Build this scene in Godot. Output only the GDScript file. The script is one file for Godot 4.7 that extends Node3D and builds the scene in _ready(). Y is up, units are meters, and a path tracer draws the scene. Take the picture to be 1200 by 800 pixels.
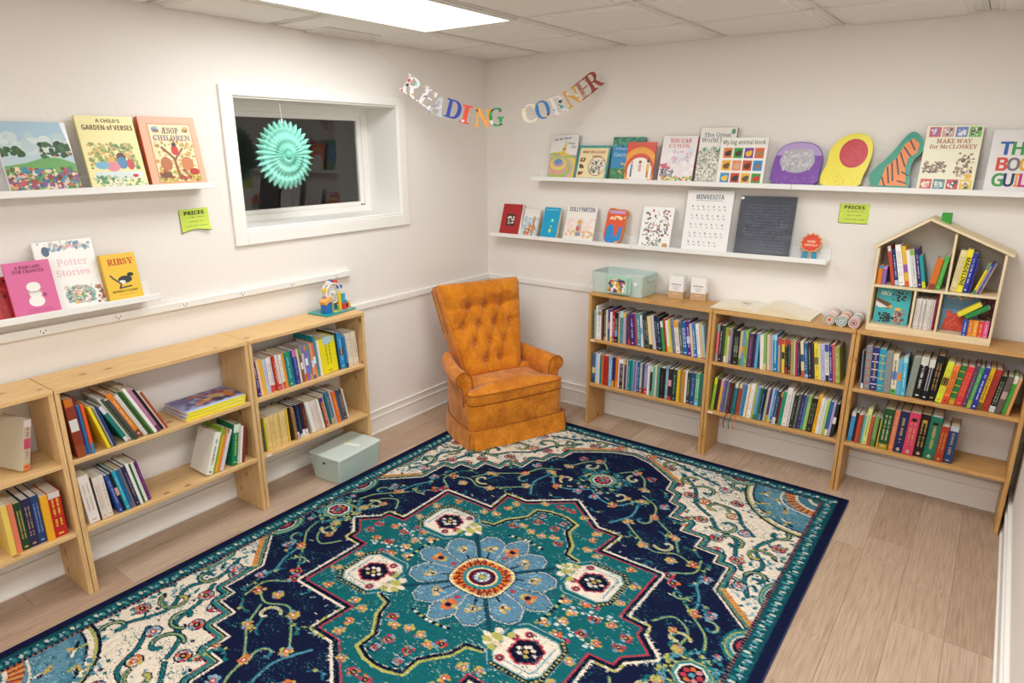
extends Node3D
# A children's reading corner: y up, metres. The room corner is at the origin, the back wall is z = 0, the left wall is x = 0.

const CEIL := 2.406
const ROOM_X := 3.39
const ROOM_Z := 6.6
const TILE := 0.61
const TILE_X0 := 0.4698
const TILE_Z0 := 0.507

# ---------------------------------------------------------------- mesh builder
class MB:
	var v := PackedVector3Array()
	var n := PackedVector3Array()
	var c := PackedColorArray()
	var u := PackedVector2Array()
	var col := Color(1, 1, 1)
	var xf := Transform3D.IDENTITY
	var uvo := Vector2.ZERO
	var painted := false

	func paint(hex: String) -> MB:
		col = Color.html(hex).srgb_to_linear()
		painted = true
		return self

	func put(p: Vector3, nn: Vector3, t: Vector2) -> void:
		v.append(xf * p)
		n.append((xf.basis * nn).normalized())
		c.append(col)
		u.append(t)

	# corners run counter-clockwise seen from outside
	func tri(a: Vector3, b: Vector3, d: Vector3, na: Vector3, nb: Vector3, nd: Vector3, ta: Vector2, tb: Vector2, td: Vector2) -> void:
		put(a, na, ta)
		put(d, nd, td)
		put(b, nb, tb)

	func poly(pts: Array, uvs: Array) -> void:
		var nn: Vector3 = (pts[1] - pts[0]).cross(pts[2] - pts[0]).normalized()
		for i in range(1, pts.size() - 1):
			tri(pts[0], pts[i], pts[i + 1], nn, nn, nn, uvs[0], uvs[i], uvs[i + 1])

	func quad(a: Vector3, b: Vector3, d: Vector3, e: Vector3) -> void:
		poly([a, b, d, e], [Vector2(0, 1), Vector2(1, 1), Vector2(1, 0), Vector2(0, 0)])

	func face(pts: Array, mid: Vector3, grain: int) -> void:
		var nn: Vector3 = (pts[1] - pts[0]).cross(pts[2] - pts[0])
		var cen := Vector3.ZERO
		for p in pts:
			cen += p
		cen /= pts.size()
		if nn.dot(cen - mid) < 0.0:
			pts.reverse()
			nn = -nn
		var an := nn.abs()
		var k := 0
		if an.y > an.x and an.y >= an.z:
			k = 1
		elif an.z > an.x and an.z > an.y:
			k = 2
		var uvs := []
		for p in pts:
			var others := [0, 1, 2]
			others.erase(k)
			var a: int = others[0]
			var b: int = others[1]
			if a == grain:
				a = others[1]
				b = others[0]
			uvs.append(Vector2(p[a], p[b]) + uvo)
		poly(pts, uvs)

	# box about mid with chamfered edges; grain is the axis that the texture's v follows
	func box(mid: Vector3, size: Vector3, ch := 0.0, grain := -1) -> MB:
		var h := size * 0.5
		if grain < 0:
			grain = 0
			if size.y > size.x and size.y >= size.z:
				grain = 1
			elif size.z > size.x and size.z > size.y:
				grain = 2
		ch = minf(ch, minf(h.x, minf(h.y, h.z)) * 0.9)
		var at := func(s: Vector3, k: int) -> Vector3:
			var p := Vector3(s.x * (h.x - ch), s.y * (h.y - ch), s.z * (h.z - ch))
			p[k] = s[k] * h[k]
			return mid + p
		for k in 3:
			var a := (k + 1) % 3
			var b := (k + 2) % 3
			for s in [-1.0, 1.0]:
				var pts := []
				for q in [[-1, -1], [1, -1], [1, 1], [-1, 1]]:
					var sv := Vector3()
					sv[k] = s
					sv[a] = q[0]
					sv[b] = q[1]
					pts.append(at.call(sv, k))
				face(pts, mid, grain)
			if ch > 0.0:
				for sa in [-1.0, 1.0]:
					for sb in [-1.0, 1.0]:
						var s0 := Vector3()
						s0[a] = sa
						s0[b] = sb
						var s1 := s0
						s0[k] = -1.0
						s1[k] = 1.0
						face([at.call(s0, a), at.call(s1, a), at.call(s1, b), at.call(s0, b)], mid, grain)
		if ch > 0.0:
			for i in 8:
				var s := Vector3(1.0 if i & 1 else -1.0, 1.0 if i & 2 else -1.0, 1.0 if i & 4 else -1.0)
				face([at.call(s, 0), at.call(s, 1), at.call(s, 2)], mid, grain)
		return self

	func span(lo: Vector3, hi: Vector3, ch := 0.0, grain := -1) -> MB:
		return box((lo + hi) * 0.5, hi - lo, ch, grain)

	# smooth surface over rows of points; the outside lies to the left of row x column
	func grid(rows: Array, wrap := false, flip := false) -> void:
		var m := rows.size()
		var w: int = rows[0].size()
		var nn := []
		for j in m:
			var line := PackedVector3Array()
			for i in w:
				var l: int = i - 1
				var r: int = i + 1
				if wrap:
					l = (i - 1 + w) % w
					r = (i + 1) % w
				else:
					l = maxi(l, 0)
					r = mini(r, w - 1)
				var dx: Vector3 = rows[j][r] - rows[j][l]
				var dy: Vector3 = rows[mini(j + 1, m - 1)][i] - rows[maxi(j - 1, 0)][i]
				if dy.length_squared() < 1e-12:
					dy = rows[mini(j + 2, m - 1)][i] - rows[maxi(j - 2, 0)][i]
				var q := dx.cross(dy)
				if q.length_squared() < 1e-16:
					q = Vector3.UP if not flip else Vector3.DOWN
				line.append((q if not flip else -q).normalized())
			nn.append(line)
		for j in m - 1:
			for i in (w if wrap else w - 1):
				var k: int = (i + 1) % w
				var a: Vector3 = rows[j][i]
				var b: Vector3 = rows[j][k]
				var d: Vector3 = rows[j + 1][k]
				var e: Vector3 = rows[j + 1][i]
				var ta := Vector2(float(i) / w, float(j) / m)
				var tb := Vector2(float(i + 1) / w, float(j) / m)
				var td := Vector2(float(i + 1) / w, float(j + 1) / m)
				var te := Vector2(float(i) / w, float(j + 1) / m)
				if not flip:
					tri(a, b, d, nn[j][i], nn[j][k], nn[j + 1][k], ta, tb, td)
					tri(a, d, e, nn[j][i], nn[j + 1][k], nn[j + 1][i], ta, td, te)
				else:
					tri(a, d, b, nn[j][i], nn[j + 1][k], nn[j][k], ta, td, tb)
					tri(a, e, d, nn[j][i], nn[j + 1][i], nn[j + 1][k], ta, te, td)

	# pillow-like slab over a counter-clockwise (seen from above) outline in x, z
	func slab(outline: PackedVector2Array, y0: float, y1: float, r: float, crown := 0.0) -> void:
		var w := outline.size()
		var cen := Vector2.ZERO
		for p in outline:
			cen += p
		cen /= w
		var out := PackedVector2Array()
		for i in w:
			var t := (outline[(i + 1) % w] - outline[(i - 1 + w) % w]).normalized()
			var q := Vector2(-t.y, t.x)
			if q.dot(outline[i] - cen) < 0.0:
				q = -q
			out.append(q)
		var rows := []
		var ring := func(inset: float, y: float, shrink: float) -> PackedVector3Array:
			var line := PackedVector3Array()
			for i in w:
				var p: Vector2 = outline[i] - out[i] * inset
				p = cen.lerp(p, shrink)
				line.append(Vector3(p.x, y, p.y))
			return line
		rows.append(ring.call(r, y0, 0.0))
		rows.append(ring.call(r, y0, 0.6))
		rows.append(ring.call(r, y0, 1.0))
		for k in range(1, 5):
			var a := k * PI / 8.0
			rows.append(ring.call(r * (1.0 - sin(a)), y0 + r * (1.0 - cos(a)), 1.0))
		for k in range(0, 5):
			var a := k * PI / 8.0
			rows.append(ring.call(r * (1.0 - cos(a)), y1 - r + r * sin(a), 1.0))
		for k in range(1, 8):
			var t := 1.0 - k / 7.0
			rows.append(ring.call(r, y1 + crown * (1.0 - t * t), t))
		grid(rows, true, true)

	func tube(path: Array, rad: float, sides := 8, closed := false) -> MB:
		var rows := []
		var m := path.size()
		var side := Vector3.ZERO
		for j in m:
			var t: Vector3
			if closed:
				t = path[(j + 1) % m] - path[(j - 1 + m) % m]
			else:
				t = path[mini(j + 1, m - 1)] - path[maxi(j - 1, 0)]
			t = t.normalized()
			if side == Vector3.ZERO:
				side = t.cross(Vector3.UP if absf(t.y) < 0.9 else Vector3.RIGHT).normalized()
			side = (side - t * side.dot(t)).normalized()
			var up := side.cross(t)
			var line := PackedVector3Array()
			for i in sides:
				var a := TAU * i / sides
				line.append(path[j] + (side * cos(a) + up * sin(a)) * rad)
			rows.append(line)
		if closed:
			rows.append(rows[0])
		grid(rows, true, true)
		if not closed:
			for e in [0, m - 1]:
				var t: Vector3 = (path[1] - path[0]) if e == 0 else (path[m - 1] - path[m - 2])
				if e == 0:
					t = -t
				var pts := []
				for i in sides:
					pts.append(rows[e][i])
				face(pts, path[e] - t, -1)
		return self

	# profile: points (radius, height) from bottom to top, spun about y
	func lathe(profile: Array, sides := 24) -> MB:
		var rows := []
		for p in profile:
			var line := PackedVector3Array()
			for i in sides:
				var a := TAU * i / sides
				line.append(Vector3(cos(a) * p.x, p.y, sin(a) * p.x))
			rows.append(line)
		grid(rows, true, true)
		return self

	# flat outline (x, y, counter-clockwise seen from +z) pushed out to a depth, faces at z0 and z1
	func prism(outline: PackedVector2Array, z0: float, z1: float) -> MB:
		var idx := Geometry2D.triangulate_polygon(outline)
		var lo := Vector2(INF, INF)
		var hi := -lo
		for p in outline:
			lo = lo.min(p)
			hi = hi.max(p)
		var area := 0.0
		for i in outline.size():
			area += outline[i].cross(outline[(i + 1) % outline.size()])
		for k in range(0, idx.size(), 3):
			var t := [outline[idx[k]], outline[idx[k + 1]], outline[idx[k + 2]]]
			if (t[1] - t[0]).cross(t[2] - t[0]) < 0.0:
				t.reverse()
			var uv := []
			for p in t:
				uv.append(Vector2((p.x - lo.x) / (hi.x - lo.x), 1.0 - (p.y - lo.y) / (hi.y - lo.y)))
			poly([Vector3(t[0].x, t[0].y, z1), Vector3(t[1].x, t[1].y, z1), Vector3(t[2].x, t[2].y, z1)], uv)
			poly([Vector3(t[2].x, t[2].y, z0), Vector3(t[1].x, t[1].y, z0), Vector3(t[0].x, t[0].y, z0)], [uv[2], uv[1], uv[0]])
		for i in outline.size():
			var a := outline[i]
			var b := outline[(i + 1) % outline.size()]
			if area < 0.0:
				var q := a
				a = b
				b = q
			poly([Vector3(a.x, a.y, z0), Vector3(b.x, b.y, z0), Vector3(b.x, b.y, z1), Vector3(a.x, a.y, z1)], [Vector2.ZERO, Vector2.ZERO, Vector2.ZERO, Vector2.ZERO])
		return self

	func mesh(m: Material) -> ArrayMesh:
		var arr := []
		arr.resize(Mesh.ARRAY_MAX)
		arr[Mesh.ARRAY_VERTEX] = v
		arr[Mesh.ARRAY_NORMAL] = n
		arr[Mesh.ARRAY_TEX_UV] = u
		if painted:
			arr[Mesh.ARRAY_COLOR] = c
		var am := ArrayMesh.new()
		am.add_surface_from_arrays(Mesh.PRIMITIVE_TRIANGLES, arr)
		am.surface_set_material(0, m)
		return am

# ---------------------------------------------------------------- flat print painter (pictures on covers, weave of the rug)
class Art:
	var im: Image
	var w: int
	var h: int
	var rng := RandomNumberGenerator.new()

	func _init(ww: int, hh: int, base: String, seed_no := 1) -> void:
		w = ww
		h = hh
		im = Image.create(w, h, false, Image.FORMAT_RGB8)
		im.fill(Color.html(base))
		rng.seed = seed_no

	func rect(x0: float, y0: float, x1: float, y1: float, hex: String) -> void:
		im.fill_rect(Rect2i(roundi(x0), roundi(y0), maxi(1, roundi(x1 - x0)), maxi(1, roundi(y1 - y0))), Color.html(hex))

	func ell(cx: float, cy: float, rx: float, ry: float, hex: String) -> void:
		var c := Color.html(hex)
		for y in range(maxi(0, floori(cy - ry)), mini(h - 1, ceili(cy + ry)) + 1):
			var t := (y - cy) / ry
			if absf(t) > 1.0:
				continue
			var d := rx * sqrt(1.0 - t * t)
			var x0 := maxi(0, roundi(cx - d))
			var x1 := mini(w, roundi(cx + d) + 1)
			if x1 > x0:
				im.fill_rect(Rect2i(x0, y, x1 - x0, 1), c)

	func poly(pts: PackedVector2Array, hex: String) -> void:
		var c := Color.html(hex)
		var lo := INF
		var hi := -INF
		for p in pts:
			lo = minf(lo, p.y)
			hi = maxf(hi, p.y)
		for y in range(maxi(0, floori(lo)), mini(h - 1, ceili(hi)) + 1):
			var xs := []
			for i in pts.size():
				var a := pts[i]
				var b := pts[(i + 1) % pts.size()]
				if (a.y <= y + 0.5) != (b.y <= y + 0.5):
					xs.append(a.x + (y + 0.5 - a.y) / (b.y - a.y) * (b.x - a.x))
			xs.sort()
			for k in range(0, xs.size() - 1, 2):
				var x0 := maxi(0, roundi(xs[k]))
				var x1 := mini(w, roundi(xs[k + 1]))
				if x1 > x0:
					im.fill_rect(Rect2i(x0, y, x1 - x0, 1), c)

	func line(pts: PackedVector2Array, wide: float, hex: String, dash := 0.0, hex2 := "") -> void:
		var run := 0.0
		for i in pts.size() - 1:
			var a := pts[i]
			var b := pts[i + 1]
			var steps := maxi(1, ceili(a.distance_to(b) / maxf(1.0, wide * 0.35)))
			for k in steps + 1:
				var p := a.lerp(b, float(k) / steps)
				var hx := hex
				if dash > 0.0 and fmod(run + a.distance_to(p), dash * 2.0) > dash:
					if hex2 == "":
						continue
					hx = hex2
				ell(p.x, p.y, wide * 0.5, wide * 0.5, hx)
			run += a.distance_to(b)

	func dabs(count: int, x0: float, y0: float, x1: float, y1: float, r0: float, r1: float, hexes: String) -> void:
		var hs := hexes.split(" ")
		for i in count:
			var r := rng.randf_range(r0, r1)
			ell(rng.randf_range(x0, x1), rng.randf_range(y0, y1), r * rng.randf_range(0.6, 1.5), r * rng.randf_range(0.6, 1.5), hs[rng.randi() % hs.size()])

	func tex() -> ImageTexture:
		return ImageTexture.create_from_image(im)

# ---------------------------------------------------------------- scene helpers
var M := {}
var taken := {}
var rng := RandomNumberGenerator.new()
var sans: Font
var sans_bold: Font
var serif: Font
var serif_bold: Font

func numbered(called: String) -> String:
	var k: int = taken.get(called, 0)
	taken[called] = k + 1
	return called if k == 0 else "%s_%03d" % [called, k]

func tag(o: Node, label: String, category: String, group := "") -> void:
	o.set_meta("label", label)
	o.set_meta("category", category)
	if group != "":
		o.set_meta("group", group)

func thing(called: String, label: String, category: String, at := Transform3D.IDENTITY, group := "") -> Node3D:
	var o := Node3D.new()
	o.name = numbered(called)
	add_child(o)
	o.transform = at
	tag(o, label, category, group)
	return o

func part(called: String, mesh: Mesh, parent: Node, at := Transform3D.IDENTITY) -> MeshInstance3D:
	var o := MeshInstance3D.new()
	o.name = called
	o.mesh = mesh
	o.transform = at
	parent.add_child(o, true)
	return o

func struct(called: String, mesh: Mesh) -> MeshInstance3D:
	var o := MeshInstance3D.new()
	o.name = called
	o.mesh = mesh
	add_child(o)
	o.set_meta("kind", "structure")
	return o

func about(o: Node, label: String) -> void:
	o.set_meta("label", label)

func flat(hex: String, rough := 0.6, spec := 0.5) -> StandardMaterial3D:
	var m := StandardMaterial3D.new()
	m.albedo_color = Color.html(hex)
	m.roughness = rough
	m.metallic_specular = spec
	return m

func tinted(rough := 0.6, spec := 0.5) -> StandardMaterial3D:
	var m := flat("ffffff", rough, spec)
	m.vertex_color_use_as_albedo = true
	return m

func pictured(t: Texture2D, rough := 0.5) -> StandardMaterial3D:
	var m := flat("ffffff", rough)
	m.albedo_texture = t
	return m

func noise_image(w: int, h: int, freq: float, seed_no: int, oct := 3) -> Image:
	var f := FastNoiseLite.new()
	f.seed = seed_no
	f.frequency = freq
	f.noise_type = FastNoiseLite.TYPE_SIMPLEX_SMOOTH
	f.fractal_octaves = oct
	var im := f.get_seamless_image(w, h)
	im.convert(Image.FORMAT_L8)
	return im

# boards of wood: fine streaks and slow bands along v, a few knots
func wood(light: String, dark: String, knot: String, seed_no: int, streak: float, knots: int, rough: float, scale: Vector3) -> StandardMaterial3D:
	var w := 256
	var h := 1024
	var a := noise_image(w, 48, 0.02, seed_no)
	a.resize(w, h, Image.INTERPOLATE_CUBIC)
	var b := noise_image(w, 24, 0.16, seed_no + 1, 4)
	b.resize(w, h, Image.INTERPOLATE_CUBIC)
	var d := noise_image(w, 128, 0.06, seed_no + 2, 4)
	d.resize(w, h, Image.INTERPOLATE_CUBIC)
	var da := a.get_data()
	var db := b.get_data()
	var dd := d.get_data()
	var cl := Color.html(light)
	var cd := Color.html(dark)
	var ck := Color.html(knot)
	var r := RandomNumberGenerator.new()
	r.seed = seed_no
	var kn := []
	for i in knots:
		kn.append(Vector3(r.randf_range(20, w - 20), r.randf_range(40, h - 40), r.randf_range(4, 8)))
	var out := PackedByteArray()
	out.resize(w * h * 3)
	for y in h:
		for x in w:
			var i := y * w + x
			var band := 0.5 + 0.5 * sin(x * 0.11 + da[i] * 0.09)
			var t := clampf(0.30 * band + streak * (db[i] / 255.0 - 0.5) + 0.5 * (dd[i] / 255.0 - 0.35), 0.0, 1.0)
			var col := cl.lerp(cd, t)
			for k in kn:
				var q := Vector2((x - k.x) / k.z, (y - k.y) / (k.z * 1.7)).length()
				if q < 3.0:
					col = col.lerp(ck, clampf(1.5 - q, 0.0, 0.85) if q < 1.5 else 0.12 * (0.5 + 0.5 * sin(q * 9.0)))
			out[i * 3] = int(col.r * 255.0)
			out[i * 3 + 1] = int(col.g * 255.0)
			out[i * 3 + 2] = int(col.b * 255.0)
	var m := pictured(ImageTexture.create_from_image(Image.create_from_data(w, h, false, Image.FORMAT_RGB8, out)), rough)
	m.uv1_scale = scale
	return m

func mottled(c0: String, c1: String, size: int, freq: float, seed_no: int, gain: float, rough: float) -> StandardMaterial3D:
	var a := noise_image(size, size, freq, seed_no, 4)
	var b := noise_image(size, size, freq * 5.0, seed_no + 3, 3)
	var d0 := a.get_data()
	var d1 := b.get_data()
	var k0 := Color.html(c0)
	var k1 := Color.html(c1)
	var out := PackedByteArray()
	out.resize(size * size * 3)
	for i in size * size:
		var t := clampf(0.5 + gain * (d0[i] / 255.0 - 0.5) + gain * 0.55 * (d1[i] / 255.0 - 0.5), 0.0, 1.0)
		var col := k0.lerp(k1, t)
		out[i * 3] = int(col.r * 255.0)
		out[i * 3 + 1] = int(col.g * 255.0)
		out[i * 3 + 2] = int(col.b * 255.0)
	return pictured(ImageTexture.create_from_image(Image.create_from_data(size, size, false, Image.FORMAT_RGB8, out)), rough)

func bump(size: int, freq: float, seed_no: int, strength: float) -> ImageTexture:
	var im := noise_image(size, size, freq, seed_no, 3)
	im.convert(Image.FORMAT_RGB8)
	im.bump_map_to_normal_map(strength)
	return ImageTexture.create_from_image(im)

# raised lettering as one mesh, fitted to a width (and, if given, a height), centred on its node
func lettering(parent: Node, called: String, text: String, font: Font, m: Material, mid: Vector3, wide: float, tall := 0.0, turn := 0.0, deep := 0.0006) -> MeshInstance3D:
	var t := TextMesh.new()
	t.text = text
	t.font = font
	t.font_size = 48
	t.pixel_size = 0.01
	t.curve_step = 3.0
	t.depth = 0.01
	t.material = m
	var box := t.get_aabb()
	var sx := wide / maxf(0.001, box.size.x)
	var sy := sx if tall <= 0.0 else tall / maxf(0.001, box.size.y)
	var arr := t.get_mesh_arrays()
	var vs: PackedVector3Array = arr[Mesh.ARRAY_VERTEX]
	var cen := box.position + box.size * 0.5
	var b := Basis(Vector3(0, 0, 1), turn)
	for i in vs.size():
		var p := (vs[i] - cen) * Vector3(sx, sy, deep / 0.01)
		vs[i] = b * p
	var keep := []
	keep.resize(Mesh.ARRAY_MAX)
	keep[Mesh.ARRAY_VERTEX] = vs
	var ns: PackedVector3Array = arr[Mesh.ARRAY_NORMAL]
	for i in ns.size():
		ns[i] = b * ns[i]
	keep[Mesh.ARRAY_NORMAL] = ns
	var uv := PackedVector2Array()
	for p in vs:
		uv.append(Vector2(p.x / wide + 0.5, 0.5 - p.y / wide))
	keep[Mesh.ARRAY_TEX_UV] = uv
	if arr[Mesh.ARRAY_INDEX] != null:
		keep[Mesh.ARRAY_INDEX] = arr[Mesh.ARRAY_INDEX]
	var am := ArrayMesh.new()
	am.add_surface_from_arrays(Mesh.PRIMITIVE_TRIANGLES, keep)
	am.surface_set_material(0, m)
	return part(called, am, parent, Transform3D(Basis.IDENTITY, mid))

func ink(hex: String) -> StandardMaterial3D:
	var k := "ink" + hex
	if not M.has(k):
		M[k] = flat(hex, 0.55)
	return M[k]

func vec2s(a: Array, s := 1.0) -> PackedVector2Array:
	var out := PackedVector2Array()
	for p in a:
		out.append(Vector2(p[0], p[1]) * s)
	return out

# ---------------------------------------------------------------- the scene
func _ready() -> void:
	rng.seed = 7
	# camera
	var cam := Camera3D.new()
	cam.name = "camera"
	cam.fov = 54.39
	cam.position = Vector3(3.1246, 1.8233, 3.9636)
	var yaw := -0.6313
	var pit := -0.2857
	cam.basis = Basis.looking_at(Vector3(sin(yaw) * cos(pit), sin(pit), -cos(yaw) * cos(pit)))
	add_child(cam)
	cam.current = true
	# surroundings and exposure (a closed room: nothing comes from the sky)
	var env := Environment.new()
	env.background_mode = Environment.BG_COLOR
	env.background_color = Color(0.02, 0.02, 0.02)
	env.ambient_light_source = Environment.AMBIENT_SOURCE_DISABLED
	env.tonemap_mode = Environment.TONE_MAPPER_LINEAR
	env.tonemap_exposure = 1.0
	env.sdfgi_enabled = true
	env.ssao_enabled = true
	env.ssil_enabled = true
	var we := WorldEnvironment.new()
	we.name = "surroundings"
	we.environment = env
	add_child(we)
	# ceiling panels: the one in view, and the others of its rows
	make_materials()
	ceiling_light(0, "recessed ceiling light panel between window wall and tiled ceiling", true)
	ceiling_light(1, "recessed ceiling light panel before the ledge with block letter book", false)
	ceiling_light(2, "recessed ceiling light panel above the end of the pine bookcases", false)
	ceiling_light(3, "recessed ceiling light panel near the right wall at the rear", false)
	room()
	make_rug()
	bookcases()
	ledges()
	armchair()
	shelf_books()
	ledge_books()
	small_things()

const LAMPS := [[0, 1], [3, 1], [0, 6], [3, 5]]
const LAMP_ENERGY := [1.56, 2.35, 1.45, 3.7]
const LAMP_COLOR := Color(0.965, 0.985, 1.0)

func ceiling_light(k: int, label: String, _seen: bool) -> void:
	var x: float = TILE_X0 + LAMPS[k][0] * TILE
	var z: float = TILE_Z0 + LAMPS[k][1] * TILE
	var o := thing("ceiling_light", label, "ceiling light", Transform3D(Basis.IDENTITY, Vector3(x + TILE * 0.5, CEIL, z + TILE)), "recessed ceiling lights")
	var f := MB.new()
	var hx := TILE * 0.5 - 0.004
	var hz := TILE - 0.004
	for s in [-1.0, 1.0]:
		f.box(Vector3(s * (hx - 0.011), 0.0, 0), Vector3(0.022, 0.012, hz * 2.0), 0.002)
		f.box(Vector3(0, 0.0, s * (hz - 0.011)), Vector3(hx * 2.0 - 0.044, 0.012, 0.022), 0.002)
	f.span(Vector3(-hx, 0.012, -hz), Vector3(hx, 0.06, hz))
	part("frame", f.mesh(M.ceiling_metal), o)
	var d := MB.new().span(Vector3(-hx + 0.022, -0.002, -hz + 0.022), Vector3(hx - 0.022, 0.010, hz - 0.022))
	about(part("diffuser", d.mesh(M.glow), o), "glowing white diffuser")
	var a := AreaLight3D.new()
	a.name = "lamp"
	a.area_size = Vector2(hx * 2.0 - 0.05, hz * 2.0 - 0.05)
	a.light_energy = LAMP_ENERGY[k]
	a.light_color = LAMP_COLOR
	a.shadow_enabled = true
	if "area_range" in a:
		a.set("area_range", 12.0)
	o.add_child(a)
	a.transform = Transform3D(Basis(Vector3.RIGHT, -PI / 2.0), Vector3(0, -0.006, 0))

func make_materials() -> void:
	sans = SystemFont.new()
	sans.font_names = PackedStringArray(["Droid Sans"])
	sans_bold = SystemFont.new()
	sans_bold.font_names = PackedStringArray(["Droid Sans"])
	sans_bold.font_weight = 700
	serif = SystemFont.new()
	serif.font_names = PackedStringArray(["Droid Serif"])
	serif_bold = SystemFont.new()
	serif_bold.font_names = PackedStringArray(["Droid Serif"])
	serif_bold.font_weight = 700
	M.wall = flat("f0eae3", 0.75, 0.3)
	M.wall.normal_enabled = true
	M.wall.normal_texture = bump(256, 0.05, 31, 2.0)
	M.wall.normal_scale = 0.15
	M.wall.uv1_triplanar = true
	M.wall.uv1_world_triplanar = true
	M.wall.uv1_scale = Vector3(2, 2, 2)
	M.panel = flat("f3efea", 0.6, 0.4)
	M.trim = flat("f4f1eb", 0.45, 0.5)
	M.ledge = flat("f4f2ee", 0.35, 0.5)
	M.ceiling = flat("f2efea", 0.85, 0.3)
	M.ceiling.normal_enabled = true
	M.ceiling.normal_texture = bump(256, 0.08, 37, 3.0)
	M.ceiling.normal_scale = 0.2
	M.ceiling.uv1_triplanar = true
	M.ceiling.uv1_world_triplanar = true
	M.ceiling.uv1_scale = Vector3(3, 3, 3)
	M.ceiling_metal = flat("e4dfd8", 0.5)
	M.plenum = flat("8f8a83", 0.9)
	M.glow = flat("ffffff", 0.6)
	M.glow.emission_enabled = true
	M.glow.emission = Color(1.0, 0.985, 0.95)
	M.glow.emission_energy_multiplier = 2.2
	M.dark = flat("191817", 0.6)
	M.white_plastic = flat("f0eee8", 0.35)
	M.tint = tinted(0.5, 0.4)
	M.gloss = tinted(0.3, 0.5)
	M.page = tinted(0.85, 0.2)
	M.pine = wood("e2bd86", "c6955a", "8f5f33", 11, 0.55, 5, 0.5, Vector3(3.4, 0.9, 1))
	M.honey = wood("d2a262", "ad783c", "7c4e24", 23, 0.6, 3, 0.45, Vector3(3.4, 0.9, 1))
	M.birch = wood("ecd9b4", "d9bd8f", "b08c5a", 41, 0.35, 1, 0.5, Vector3(3.4, 0.9, 1))
	M.planks = []
	for i in 4:
		M.planks.append(wood(["c3a890", "bea38a", "c7ad96", "ba9e86"][i], ["9d816b", "987c66", "a28872", "947862"][i], "937c68", 61 + i * 7, 0.5, 1, 0.42, Vector3(4.2, 0.75, 1)))

# ---------------------------------------------------------------- room shell
func room() -> void:
	var t := 0.32
	# left wall round the window opening (z 0.897 to 2.003, y 1.405 to 2.06)
	var w := MB.new()
	w.span(Vector3(-t, 0, -t), Vector3(0, CEIL + 0.3, 0.897))
	w.span(Vector3(-t, 0, 2.003), Vector3(0, CEIL + 0.3, ROOM_Z + t))
	w.span(Vector3(-t, 0, 0.897), Vector3(0, 1.405, 2.003))
	w.span(Vector3(-t, 2.06, 0.897), Vector3(0, CEIL + 0.3, 2.003))
	struct("wall_left", w.mesh(M.wall))
	struct("wall_back", MB.new().span(Vector3(0, 0, -t), Vector3(ROOM_X + t, CEIL + 0.3, 0)).mesh(M.wall))
	struct("wall_right", MB.new().span(Vector3(ROOM_X, 0, 0), Vector3(ROOM_X + t, CEIL + 0.3, ROOM_Z + t)).mesh(M.wall))
	struct("wall_front", MB.new().span(Vector3(0, 0, ROOM_Z), Vector3(ROOM_X, CEIL + 0.3, ROOM_Z + t)).mesh(M.wall))
	# wainscot panels below the chair rail (their upper edge is the rail)
	var panels := MB.new()
	panels.span(Vector3(0, 0, 0), Vector3(0.005, 0.86, ROOM_Z))
	struct("wall_left_panel", panels.mesh(M.panel))
	struct("wall_back_panel", MB.new().span(Vector3(0.005, 0, 0), Vector3(ROOM_X, 0.86, 0.005)).mesh(M.panel))
	var rail := MB.new()
	rail.span(Vector3(0, 0.853, 0), Vector3(0.018, 0.894, 1.52), 0.004)
	rail.span(Vector3(0, 0.845, 0), Vector3(0.010, 0.856, 1.52), 0.002)
	struct("trim_1", rail.mesh(M.trim))
	rail = MB.new()
	rail.span(Vector3(0.018, 0.853, 0), Vector3(ROOM_X, 0.894, 0.018), 0.004)
	rail.span(Vector3(0.018, 0.845, 0), Vector3(ROOM_X, 0.856, 0.010), 0.002)
	struct("trim_2", rail.mesh(M.trim))
	# baseboards: tall board, cap moulding and shoe
	for k in 4:
		var b := MB.new()
		var steps := [[0.0, 0.108, 0.016], [0.108, 0.118, 0.021], [0.118, 0.150, 0.012], [0.150, 0.162, 0.017], [0.0, 0.014, 0.024]]
		for s in steps:
			if k == 0:
				b.span(Vector3(0, s[0], 0), Vector3(s[2], s[1], ROOM_Z), 0.002)
			elif k == 1:
				b.span(Vector3(0.02, s[0], 0), Vector3(ROOM_X, s[1], s[2]), 0.002)
			elif k == 2:
				b.span(Vector3(ROOM_X - s[2], s[0], 0.02), Vector3(ROOM_X, s[1], ROOM_Z), 0.002)
			else:
				b.span(Vector3(0.02, s[0], ROOM_Z - s[2]), Vector3(ROOM_X - 0.02, s[1], ROOM_Z), 0.002)
		struct("baseboard_" + ["left", "back", "right", "front"][k], b.mesh(M.trim))
	floor_planks()
	ceiling_tiles()
	window()

func floor_planks() -> void:
	var f := struct("floor", MB.new().span(Vector3(-0.3, -0.2, -0.3), Vector3(ROOM_X + 0.3, -0.006, ROOM_Z + 0.3)).mesh(flat("5b4c40", 0.9)))
	var wide := 0.180
	var long := 1.22
	var r := RandomNumberGenerator.new()
	r.seed = 5
	var meshes := []
	for i in 8:
		var b := MB.new()
		b.uvo = Vector2(r.randf() * 3.0, r.randf() * 3.0)
		b.box(Vector3(0, -0.003, 0), Vector3(wide - 0.0006, 0.006, long - 0.0008), 0.0007, 2)
		meshes.append(b.mesh(M.planks[i % 4]))
	var x := -0.03
	while x < ROOM_X:
		var z := -r.randf() * long
		while z < ROOM_Z:
			part("plank", meshes[r.randi() % 8], f, Transform3D(Basis.IDENTITY, Vector3(x + wide * 0.5, 0, z + long * 0.5)))
			z += long
		x += wide

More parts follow.
